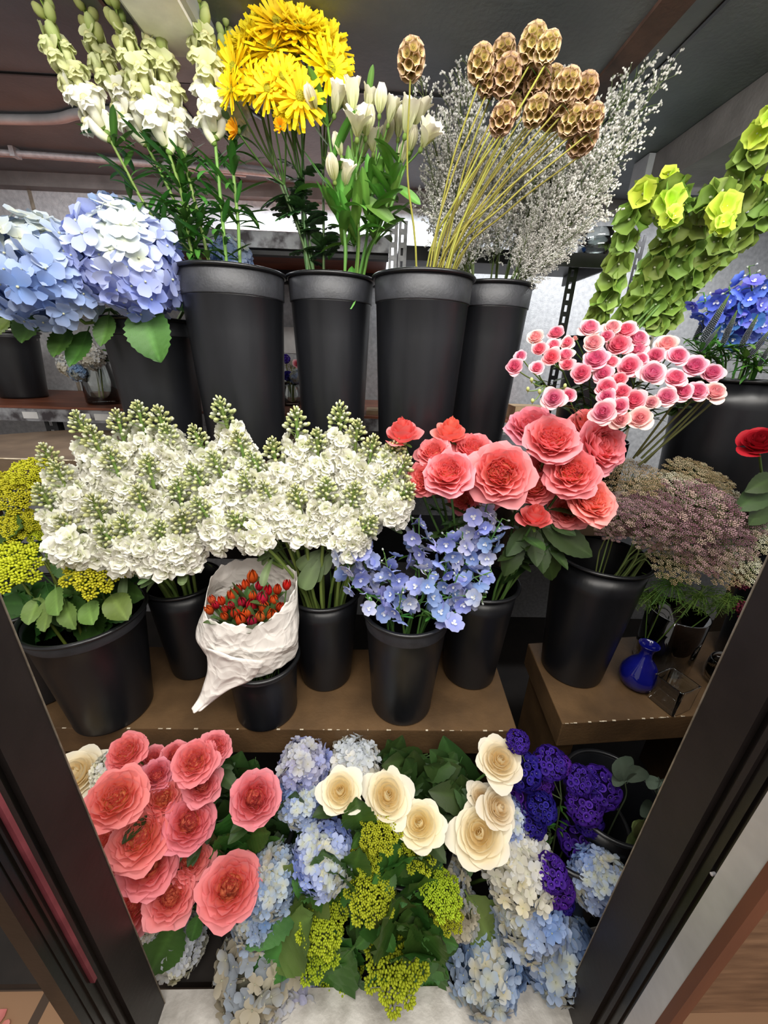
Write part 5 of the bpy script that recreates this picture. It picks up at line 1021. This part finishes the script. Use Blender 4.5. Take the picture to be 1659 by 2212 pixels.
# ================================================================ RED TULIPS IN PAPER
tul = [(460, 1300, 11), (455, 1321, 12), (480, 1302, 11), (487, 1319, 9), (503, 1291, 13), (510, 1329, 14), (522, 1343, 16), (523, 1305, 12), (531, 1268, 12), (515, 1278, 12), (546, 1252, 15), (544, 1314, 15), (546, 1291, 11), (545, 1346, 14), (567, 1299, 16), (569, 1316, 15), (563, 1336, 14), (587, 1333, 15), (592, 1300, 12), (599, 1278, 12), (619, 1268, 12), (486, 1336, 11), (579, 1280, 12), (500, 1312, 10), (534, 1328, 12), (468, 1310, 10), (560, 1270, 11), (605, 1315, 12)]
nm = ordinals([(a[0], a[1]) for a in tul], 6, 'the viburnum side')
for i, (u, v, r) in enumerate(tul):
    p = P(u, v, lerp(.82, .735, (v-1240)/105)); s = mpx(r, p)*1.9; base = inb(BC, .5); rp = rimp(BC, p, .5); d = unit(unit(p-rp)+to_cam(p)*.35)
    t = thing('red_tulip', 'small closed red tulip in white paper, '+nm[i], 'flower', tuple(base), 'red tulips wrapped in paper'); stem_part(t, [base, rp, p], .002, .0018, '#5f7f45')
    part('tulip_bloom', TUL[2 if i in (0, 3, 16) else i % 2], t, p-d*s*.3, basis(d, RR.uniform(0, 6)), s)
    for k in range(3): leaf_part(t, 'tulip', lerp(rp, p, .45)+A(RR.uniform(-.008, .008), 0, 0), unit(A(RR.uniform(-.35, .35), RR.uniform(-.35, .1), 1)), RR.uniform(.075, .12)*(1 if v > 1270 else 1.25))
for (u, v, uu, vv) in ((530, 1265, 525, 1215), (555, 1265, 552, 1222), (575, 1265, 592, 1225), (480, 1290, 476, 1262), (500, 1265, 508, 1248)): pass
YK = 1.
NP_ = 132
def loop(pts):                                   # closed smooth loop through (u, v, y)
    n = len(pts); q = [P(*p) for p in pts]; out = []
    for i in range(NP_):
        t = i/NP_*n; k = int(t); f = t-k; a, b, c, d = q[(k-1) % n], q[k % n], q[(k+1) % n], q[(k+2) % n]
        out.append(.5*((2*b)+(-a+c)*f+(2*a-5*b+4*c-d)*f*f+(-a+3*b-3*c+d)*f**3))
    return np.array(out)
# order: from the side by viburnum, over the back, down the far side, along the front
LT = loop([(445, 1305, .76), (462, 1240, .82), (500, 1213, .86), (560, 1208, .87), (622, 1224, .86), (640, 1245, .82), (628, 1285, .77), (603, 1320, .735), (560, 1350, .715), (500, 1348, .715), (455, 1338, .73)])
LM = loop([(424, 1365, .755), (452, 1300, .83), (500, 1290, .86), (560, 1290, .865), (620, 1300, .85), (643, 1320, .81), (640, 1370, .76), (615, 1400, .73), (565, 1410, .705), (490, 1410, .70), (432, 1400, .72)])
LB = loop([(470, 1440, .765), (490, 1400, .83), (520, 1390, .85), (560, 1390, .855), (600, 1395, .84), (628, 1402, .81), (635, 1420, .775), (610, 1440, .735), (570, 1462, .715), (525, 1470, .71), (485, 1462, .73)])
cb = BC.c+A(0, 0, BC.h*.78)
rowsn = 44; G = []; rr_ = np.random.RandomState(9)
def crease():
    k = np.sort(rr_.uniform(0, 2*PI, 15)); v_ = rr_.uniform(-1, 1, 15); return lambda x: np.interp(np.mod(x, 2*PI), np.concatenate([k-2*PI, k, k+2*PI]), np.tile(v_, 3))
CR = [crease() for _ in range(5)]
ph = rr_.uniform(0, 6.28, 12); fr = rr_.randint(3, 16, 12)
for i in range(rowsn):
    t = i/(rowsn-1)
    if t < .45: a = t/.45; L_ = lerp(LT, LM, a)
    elif t < .85: a = (t-.45)/.4; L_ = lerp(LM, LB, a)
    else: a = (t-.85)/.15; L_ = lerp(LB, cb+(LB-LB.mean(0))*.35, a)
    c = L_.mean(0); th_ = np.arange(NP_)*2*PI/NP_; w = sum(np.sin(fr[k]*th_+ph[k]+t*(k-6)*1.3)*(1.6/fr[k]) for k in range(12)); w2 = sum(max(0, 1-abs(t*4-q))*CR[q](th_+.25*t) for q in range(5))
    o = L_-c; o[:, 2] *= .3; o = o/(np.linalg.norm(o, axis=1)[:, None]+1e-9)
    L_ = L_+o*(w*.0016+w2*.012)[:, None]*(.25+t*.9)
    if i == 0: L_ = L_+np.stack([0*th_, 0*th_, .003*np.sin(th_*17)+.002*np.sin(th_*31)], 1)
    G.append(L_)
pp = thing('wrapping_paper', 'crumpled white paper wrapped round the red tulips with a trailing pointed tail', 'wrapping paper', tuple(BC.c+A(0, 0, BC.h)))
m = MB(); m.grid(np.array(G), (1, 1, 1), True); o = rmb(pp, 'paper_cone', m, M_PAPER)
sf = o.modifiers.new('s', 'SOLIDIFY'); sf.thickness = .0006
tl = []
L1 = [P(447, 1395, .712), P(450, 1440, .715), P(440, 1480, .71), P(430, 1505, .70), P(415, 1528, .68)]; L2 = [P(575, 1425, .702), P(545, 1465, .700), P(500, 1485, .70), P(462, 1512, .695), P(437, 1531, .68)]
L1, L2 = spline(L1, 24), spline(L2, 24); nn = min(len(L1), len(L2)); G = np.zeros((nn, 14, 3))
for j in range(14):
    f = j/13; G[:, j] = lerp(L1[:nn], L2[:nn], f); G[:, j, 1] -= .010*math.sin(f*PI)+.003*abs(((f*4.3) % 2)-1)
    G[:, j, 1] -= .003*np.abs(((np.linspace(0, 3, nn)+f*3) % 2)-1)
m = MB(); m.grid(G); o = rmb(pp, 'paper_tail', m, M_PAPER); sf = o.modifiers.new('s', 'SOLIDIFY'); sf.thickness = .0006
# ================================================================ LACE UMBELS
umb = [(1362, 1033, 52, .93, 'tan'), (1490, 1022, 46, .96, 'tan'), (1538, 1042, 36, .95, 'tan'), (1454, 1058, 50, .90, 'pale'), (1345, 1103, 48, .86, 'mauve'), (1408, 1112, 62, .83, 'mauve'), (1509, 1092, 72, .84, 'mauve'), (1470, 1135, 58, .81, 'mauve'), (1588, 1118, 50, .86, 'mauve'),
       (1552, 1160, 60, .81, 'mauve'), (1622, 1150, 46, .84, 'pale'), (1458, 1213, 48, .80, 'tan'), (1505, 1190, 52, .80, 'mauve'), (1602, 1215, 48, .80, 'pale'), (1556, 1222, 46, .79, 'tan'), (1318, 1145, 28, .84, 'mauve'), (1400, 1060, 40, .92, 'tan'), (1560, 1085, 48, .9, 'pale'), (1400, 1160, 34, .82, 'mauve')]
nm = ordinals([(a[0], a[1]) for a in umb], 5, 'the coral roses')
for i, (u, v, r, y, kd) in enumerate(umb):
    p = P(u, v, y); s = mpx(r, p)*1.15; base = inb(BG, .55); rp = rimp(BG, p, .75); d = unit(to_cam(p)*.6+unit(p-rp)*.5+A(.1, 0, .5)+A(RR.uniform(-.2, .2), 0, 0))
    t = thing('lace_flower', {'mauve': 'dusky mauve', 'tan': 'tan brown', 'pale': 'pale cream'}[kd]+' lace flower umbel, '+nm[i], 'flower', tuple(base), 'lace flower umbels on the shelf end')
    stem_part(t, [base, rp, lerp(rp, p, .6)+A(0, .01, -.01), p-d*s*.6], .0022, .0016, '#6f8048'); ms = UMB[kd]; part('flower_umbel', ms[i % len(ms)], t, p, basis(d, RR.uniform(0, 6)), (s, s, s*.9))
# feathery green foliage over the big cylinder
def dill(name, label, ctr, n, R_, base):
    t = thing(name, label, 'foliage sprig', tuple(base)); stem_part(t, [base, ctr], .002, .0014, '#5d7c34'); m = MB()
    for k in range(n):
        a = RR.uniform(-.5, 3.6); e = ctr+A(RR.uniform(-1, 1), RR.uniform(-.5, .4), RR.uniform(-.8, .5))*R_; mid = lerp(ctr, e, .5)+A(0, 0, .012); c = lin(RR.choice(['#4f6f2b', '#6a8a38', '#7d9a42'])); m.tube(spline([ctr, mid, e], 6), [.0009]*len(spline([ctr, mid, e], 6)), c, 3, False)
        for j in range(6): q = lerp(mid, e, j/6); m.tube([q, q+A(RR.uniform(-1, 1), RR.uniform(-1, 1), RR.uniform(-1, .6))*.014], [.0007, .0004], c, 3, False)
    o = rmb(t, 'feathery_foliage', m, M_STEM); return t
for i, (u, v, y, R_, lab) in enumerate([(1450, 1265, .86, .07, 'feathery green foliage drooping above the big glass cylinder'), (1510, 1290, .87, .07, 'feathery green foliage hanging nearer the round bowl'), (1400, 1290, .88, .05, 'feathery foliage inside the rim of the big glass cylinder'), (1570, 1300, .88, .05, 'thin green foliage beside the burgundy blooms')]):
    c = P(u, v, y); dill('feathery_sprig', lab, c, 60, R_, A(.865+.01*i, .955, .62))
# ================================================================ GLASS ON THE SHELF END
def lathe_glass(name, label, pos, prof, mat, cat, k=48, square=None, partn='glass_body'):
    t = thing(name, label, cat, pos); m = MB(); wob = None
    if square: wob = lambda G, a: G*np.stack([1/np.maximum(np.abs(np.cos(a)), np.abs(np.sin(a)))**.92]*2+[np.ones_like(a)], -1)[None]
    R = np.stack([A(math.cos(.35), math.sin(.35), 0), A(-math.sin(.35), math.cos(.35), 0), A(0, 0, 1)], 1) if square else None
    m.lathe(prof, k=k, o=pos, wob=wob, R=R); rmb(t, partn, m, mat); return t
q = Pz(1372, 1478, .59); lathe_glass('blue_bottle_vase', 'small cobalt blue bottle vase with flared lip on the shelf end', (q[0], q[1], .59), [(.001, 0), (.030, 0), (.044, .010), (.053, .035), (.050, .060), (.032, .090), (.017, .108), (.0155, .125), (.019, .140), (.027, .152), (.0275, .154), (.025, .152), (.017, .139), (.013, .124), (.015, .108), (.030, .089), (.047, .06), (.050, .035), (.041, .013), (.02, .006), (.001, .006)], surface('cobalt_blue_glass', '#0c0f60', '#151a7c', .08, 0, 8, 0, spec=.8), 'vase')
q = Pz(1443, 1520, .59); lathe_glass('cube_vase', 'small clear square glass vase at the front of the shelf end', (q[0], q[1], .59), [(.001, 0), (.034, 0), (.038, .004), (.040, .088), (.0405, .090), (.0365, .090), (.036, .088), (.034, .014), (.001, .013)], M_GLASS, 'vase', 48, True)
q = Pz(1425, 1428, .59); bg = lathe_glass('cylinder_vase', 'large clear glass cylinder vase behind the blue bottle, with foliage in it', (q[0], q[1], .59), [(.001, 0), (.072, 0), (.080, .008), (.083, .20), (.0805, .201), (.077, .012), (.001, .010)], M_GLASS, 'vase')
q = Pz(1562, 1475, .59); lathe_glass('round_bowl', 'low round clear glass bowl beside the door jamb on the shelf end', (q[0], q[1], .59), [(.001, 0), (.045, 0), (.056, .012), (.058, .04), (.052, .078), (.050, .079), (.054, .04), (.051, .016), (.04, .008), (.001, .007)], M_GLASS, 'bowl')
# brown cone pot with burgundy flowers
q = Pz(1640, 1410, .59); cp = thing('tin_pot', 'flared olive-brown tin pot by the jamb under the burgundy flowers', 'pot', (q[0]+.03, q[1]+.04, .59)); m = MB(); m.lathe([(.001, 0), (.045, 0), (.085, .19), (.088, .192), (.082, .19), (.042, .01), (.001, .01)], k=40, o=np.array(cp.location)); rmb(cp, 'pot_body', m, surface('olive_brown_tin', '#4f4630', '#6a5f45', .5, .3, 12, .1))
for i, (u, v, r, lab) in enumerate([(1603, 1262, 14, 'small burgundy flower cluster under the palest lace umbel'), (1612, 1318, 22, 'larger burgundy flower cluster drooping over the tin pot'), (1642, 1350, 14, 'burgundy flower cluster touching the jamb')]):
    p = P(u, v, .80); b = np.array(cp.location)+A(0, 0, .02); t = thing('burgundy_flower', lab, 'flower', tuple(b)); stem_part(t, [b, b+A(-.02, 0, .2), p+A(.02, 0, .05), p], .0016, .0012, '#8aa84c'); m = MB(); s = mpx(r, p)
    for k in range(90):
        d = fib(90, k); m.ell(p+d*s*RR.uniform(.5, 1), s*.13, None, lin(RR.choice(['#6a2233', '#7f2f42', '#8f4254', '#4f1826'])), 5, 4)
    rmb(t, 'floret_cluster', m, M_PETALV)
# ================================================================ PURPLE STATICE
sta = {0: [(1118, 1602, 20), (1129, 1664, 32), (1110, 1731, 25), (1142, 1721, 40)], 1: [(1188, 1648, 28), (1210, 1650, 18), (1170, 1690, 20)], 2: [(1170, 1745, 25), (1147, 1775, 26), (1144, 1822, 24), (1142, 1850, 14)], 3: [(1250, 1685, 25), (1292, 1702, 35), (1270, 1690, 22)], 4: [(1261, 1741, 30), (1271, 1772, 24), (1256, 1816, 38)], 5: [(1190, 1885, 28), (1200, 1915, 30), (1212, 1940, 22)]}
sl = ['purple statice sprig beside the topmost cream rose', 'purple statice sprig arching just over the bucket opening', 'purple statice sprig hanging down toward the white hydrangea', 'purple statice sprig reaching over the far rim', 'purple statice sprig with the roundest cluster, inside the bucket', 'lowest purple statice sprig lying on the blue hydrangea']
for i, bl in sta.items():
    c0 = P(np.mean([b[0] for b in bl]), np.mean([b[1] for b in bl])+30, .61); base = inb(BP, .5); t = thing('purple_statice', sl[i], 'flower', tuple(base), 'purple statice in the deep bucket')
    hub = lerp(BP.c+A(0, 0, BP.h), c0, .55); stem_part(t, [base, lerp(base, hub, .6), hub], .003, .002, '#5d6b45')
    for j, (u, v, r) in enumerate(bl):
        p = P(u, v, [.62, .63, .57, .61, .58, .485][i]); s = mpx(r, p)*1.25; d = unit(to_cam(p)*.6+A(0, 0, .6)); br = stem_part(t, [hub, lerp(hub, p, .6)+A(0, 0, -.01), p], .0016, .0013, '#5d6b45', 'branch')
        part('floret_cluster', STAT[(i+j) % 2], br, p, basis(d, RR.uniform(0, 6)), s)
    for k in range(8): a = RR.uniform(0, 6.28); leaf_part(t, 'thin', lerp(base, hub, RR.uniform(.7, 1)), A(math.cos(a), math.sin(a), .6), .03)
# ================================================================ EUCALYPTUS, PITTOSPORUM
def euc(label, pts, lens, kind, name, bk, group=None):
    base = inb(bk, .4); t = thing(name, label, 'leaf sprig', tuple(base), group); c = pts[-1]; stem_part(t, [base, lerp(base, pts[0], .8), *pts], .0022, .0014, '#6a7a5a')
    for (a, b, L) in lens: leaf_part(t, kind, a, b-a, np.linalg.norm(b-a)*.95, up=A(RR.uniform(-.2, .2), -.8, .6))
yq = .60
euc('eucalyptus sprig with four rounded leaves above the dark bucket', [P(1352, 1720, yq), P(1350, 1690, yq)], [(P(1350, 1688, yq), P(1318, 1678, yq), 1), (P(1348, 1685, yq), P(1345, 1640, yq), 1), (P(1352, 1688, yq), P(1390, 1655, yq), 1), (P(1356, 1690, yq), P(1375, 1668, yq), 1)], 'euc', 'eucalyptus_sprig', BQ, 'eucalyptus in the dark bucket')
euc('eucalyptus sprig with larger grey leaves beside the jamb', [P(1420, 1740, yq), P(1415, 1700, yq)], [(P(1430, 1690, yq), P(1395, 1690, yq), 1), (P(1425, 1685, yq), P(1450, 1735, yq), 1), (P(1415, 1755, yq), P(1380, 1738, yq), 1), (P(1430, 1760, yq), P(1395, 1760, yq), 1), (P(1440, 1700, yq), P(1460, 1680, yq), 1)], 'euc', 'eucalyptus_sprig', BQ, 'eucalyptus in the dark bucket')
for i, (u, v) in enumerate([(1385, 1815), (1378, 1850)]):
    c = P(u, v, .56); lv_ = []
    for k in range(13): a = RR.uniform(-2.6, .2); lv_.append((c, P(u+38*math.cos(a)*RR.uniform(.5, 1), v+42*math.sin(a)*RR.uniform(.5, 1), .55+RR.uniform(-.02, .02)), 1))
    euc(['pittosporum sprig with pale-edged oval leaves by the jamb, upper one', 'pittosporum sprig with pale-edged oval leaves by the jamb, lower one'][i], [c+A(.0, .01, -.05), c], lv_, 'pitt', 'pittosporum_sprig', BQ, 'pittosporum by the jamb')
# ================================================================ REAR SHELF THINGS
m = MB(); a = np.linspace(0, 2*PI, 25)[:-1]; pc = BS.c+A(0, 0, BS.h); r0 = .09
G = np.array([[pc+A((r0+.004*h+.004*math.sin(7*t))*math.cos(t), (r0+.004*math.sin(5*t))*math.sin(t), -.03+.045*h+.02*math.sin(t*2+1)*h) for t in a] for h in (0, .5, 1)]); m.grid(G, (1, 1, 1), True); t = thing('paper_sleeve', 'white paper sleeve folded over the small rear bucket', 'paper', tuple(pc)); rmb(t, 'paper_band', m, M_PAPER)
t = thing('foliage_sprig', 'green leaves standing in the small rear bucket', 'leaf sprig', tuple(BS.c+A(0, 0, .02))); stem_part(t, [BS.c+A(0, 0, .02), pc], .003, .002); 
for k in range(9): an = RR.uniform(0, 6.28); leaf_part(t, 'hyd', pc, A(math.cos(an), math.sin(an), RR.uniform(0, .8)), RR.uniform(.07, .12))
def vasearr(px, y, z, r, h, label, heads, leaves, sc=1.):
    b = P(px[0], px[1], y); b[2] = z; t = thing('glass_jar', label, 'vase', tuple(b)); m = MB(); m.lathe([(.001, 0), (r*.92, 0), (r, .008), (r*.98, h*.5), (r*.8, h*.8), (r*.95, h), (r*.91, h), (r*.76, h*.8), (r*.93, h*.5), (r*.94, .012), (.001, .01)], k=36, o=b); rmb(t, 'glass_body', m, M_GLASS)
    for i, (u, v, yy, rr, me, lab, cat) in enumerate(heads):
        p = P(u, v, yy); t = thing('vase_flower', lab, cat, tuple(b+A(0, 0, .015))); stem_part(t, [b+A(RR.uniform(-.4, .4)*r, 0, .015), b+A(RR.uniform(-.4, .4)*r, RR.uniform(-.3, .3)*r, h), p], .0025, .002, '#8a9a4a'); part('flower_head', me, t, p, basis(unit(to_cam(p)+A(0, 0, .5))), mpx(rr, p))
        for k in range(leaves): an = RR.uniform(0, 6.28); leaf_part(t, 'hyd', b+A(0, 0, h*RR.uniform(.7, 1.1)), A(math.cos(an), math.sin(an)-.4, RR.uniform(-.3, .5)), RR.uniform(.05, .08)*sc)
vasearr((222, 857), 1.50, 1.304, .055, .17, 'glass jar of stems on the reddish rear shelf behind the hydrangea bucket', [(150, 790, 1.45, 22, HYD['cream'][0], 'small white hydrangea in the rear glass jar', 'flower'), (195, 770, 1.45, 26, HYD['cream'][1], 'white cluster leaning from the rear glass jar under hydrangea leaves', 'flower'), (168, 805, 1.44, 18, HYD['blue'][0], 'tiny pale blue bloom lowest in the rear glass jar', 'flower')], 3)
vasearr((630, 853), 1.62, 1.304, .038, .09, 'tiny glass jar seen between the first two tall buckets', [(617, 775, 1.6, 10, STAT[0], 'tiny purple bloom in the small jar between tall buckets', 'flower'), (642, 785, 1.6, 9, ROSE_P[0], 'tiny pink rose in the small jar between tall buckets', 'flower'), (640, 815, 1.6, 15, HYD['blue'][1], 'tiny blue hydrangea in the small jar between tall buckets', 'flower'), (622, 812, 1.6, 11, STAT[1], 'tiny dark bloom low in the small jar between tall buckets', 'flower'), (628, 790, 1.62, 13, UMB['tan'][0], 'tiny brown lace bloom in the small jar between tall buckets', 'flower')], 1, .5)
def bowl(u, v, y, z, r, h, name, label):
    b = P(u, v, y); b[2] = z; lathe_glass(name, label, tuple(b), [(.001, 0), (r*.6, 0), (r*.9, h*.4), (r, h), (r*.96, h), (r*.85, h*.42), (r*.55, .006), (.001, .006)], M_GLASS, 'bowl')
bowl(1290, 530, 1.46, 1.812, .062, .055, 'glass_bowl', 'stacked clear glass bowls on the black metal shelf end, lower bowl')
bowl(1290, 515, 1.46, 1.835, .064, .055, 'glass_bowl', 'stacked clear glass bowls on the black metal shelf end, upper bowl')
b = P(1226, 533, 1.45); m = MB(); m.box((b[0]-.022, b[1]-.01, 1.812), (b[0]+.022, b[1]+.01, 1.842)); t = thing('blue_label_box', 'small blue and white box on the black shelf beside glass bowls', 'box', (b[0], b[1], 1.812)); rmb(t, 'box_body', m, M_BLUEP, False)
m = MB(); m.box((b[0]-.022, b[1]-.01, 1.842), (b[0]+.022, b[1]+.01, 1.85)); rmb(t, 'box_lid', m, M_WHITE, False)
b = P(815, 880, 1.5); m = MB(); m.box((b[0]-.04, 1.42, 1.304), (b[0]+.035, 1.52, 1.318)); single('cardboard_piece', m, M_CARD, 'tan cardboard piece on the reddish rear shelf, seen between two tall buckets', 'cardboard')
m = MB(); m.box((.50, 1.40, 1.304), (.62, 1.50, 1.35)); single('cardboard_box', m, M_CARD, 'tan cardboard box edge on the rear shelf beyond the limonium bucket', 'box')
# low corner: papers and glass at the sill
q = P(345, 2130, .47); m = MB(); G_ = np.array([[P(330, 2085, .50), P(388, 2088, .52)], [P(340, 2150, .48), P(378, 2150, .50)], [P(350, 2200, .46), P(368, 2200, .47)]]); m.grid(G_); o = single('paper_slip', m, M_WHITE, 'creased white paper slip standing below the low coral roses by the jamb', 'paper'); sf = o.modifiers.new('s', 'SOLIDIFY'); sf.thickness = .002
m = MB(); G_ = np.array([[P(1250, 2010, .50), P(1300, 1998, .52)], [P(1252, 2060, .48), P(1285, 2060, .50)]]); m.grid(G_); o = single('paper_slip', m, M_WHITE, 'white torn paper slip between blue hydrangeas and the plain jamb', 'paper'); sf = o.modifiers.new('s', 'SOLIDIFY'); sf.thickness = .002
for i, (u, v, s) in enumerate([(62, 2128, .022), (38, 2095, .012), (15, 2180, .03), (10, 2205, .02)]):
    p = Pz(u, v, .004); m = MB(); petal(m, p, basis((0, 0, 1), i*1.3), s, s*.5, .2, .3, lin('#e98b86'), lin('#f2a49c'), 5, 4); o = single('fallen_petal', m, M_PETAL, ['fallen pink petal on the shop floor, biggest of the middle pair', 'tiny fallen pink petal just above the others', 'large fallen pink petal near the frame corner', 'fallen petal at the very bottom corner'][i], 'petal', smooth=True, group='fallen petals outside the cooler')
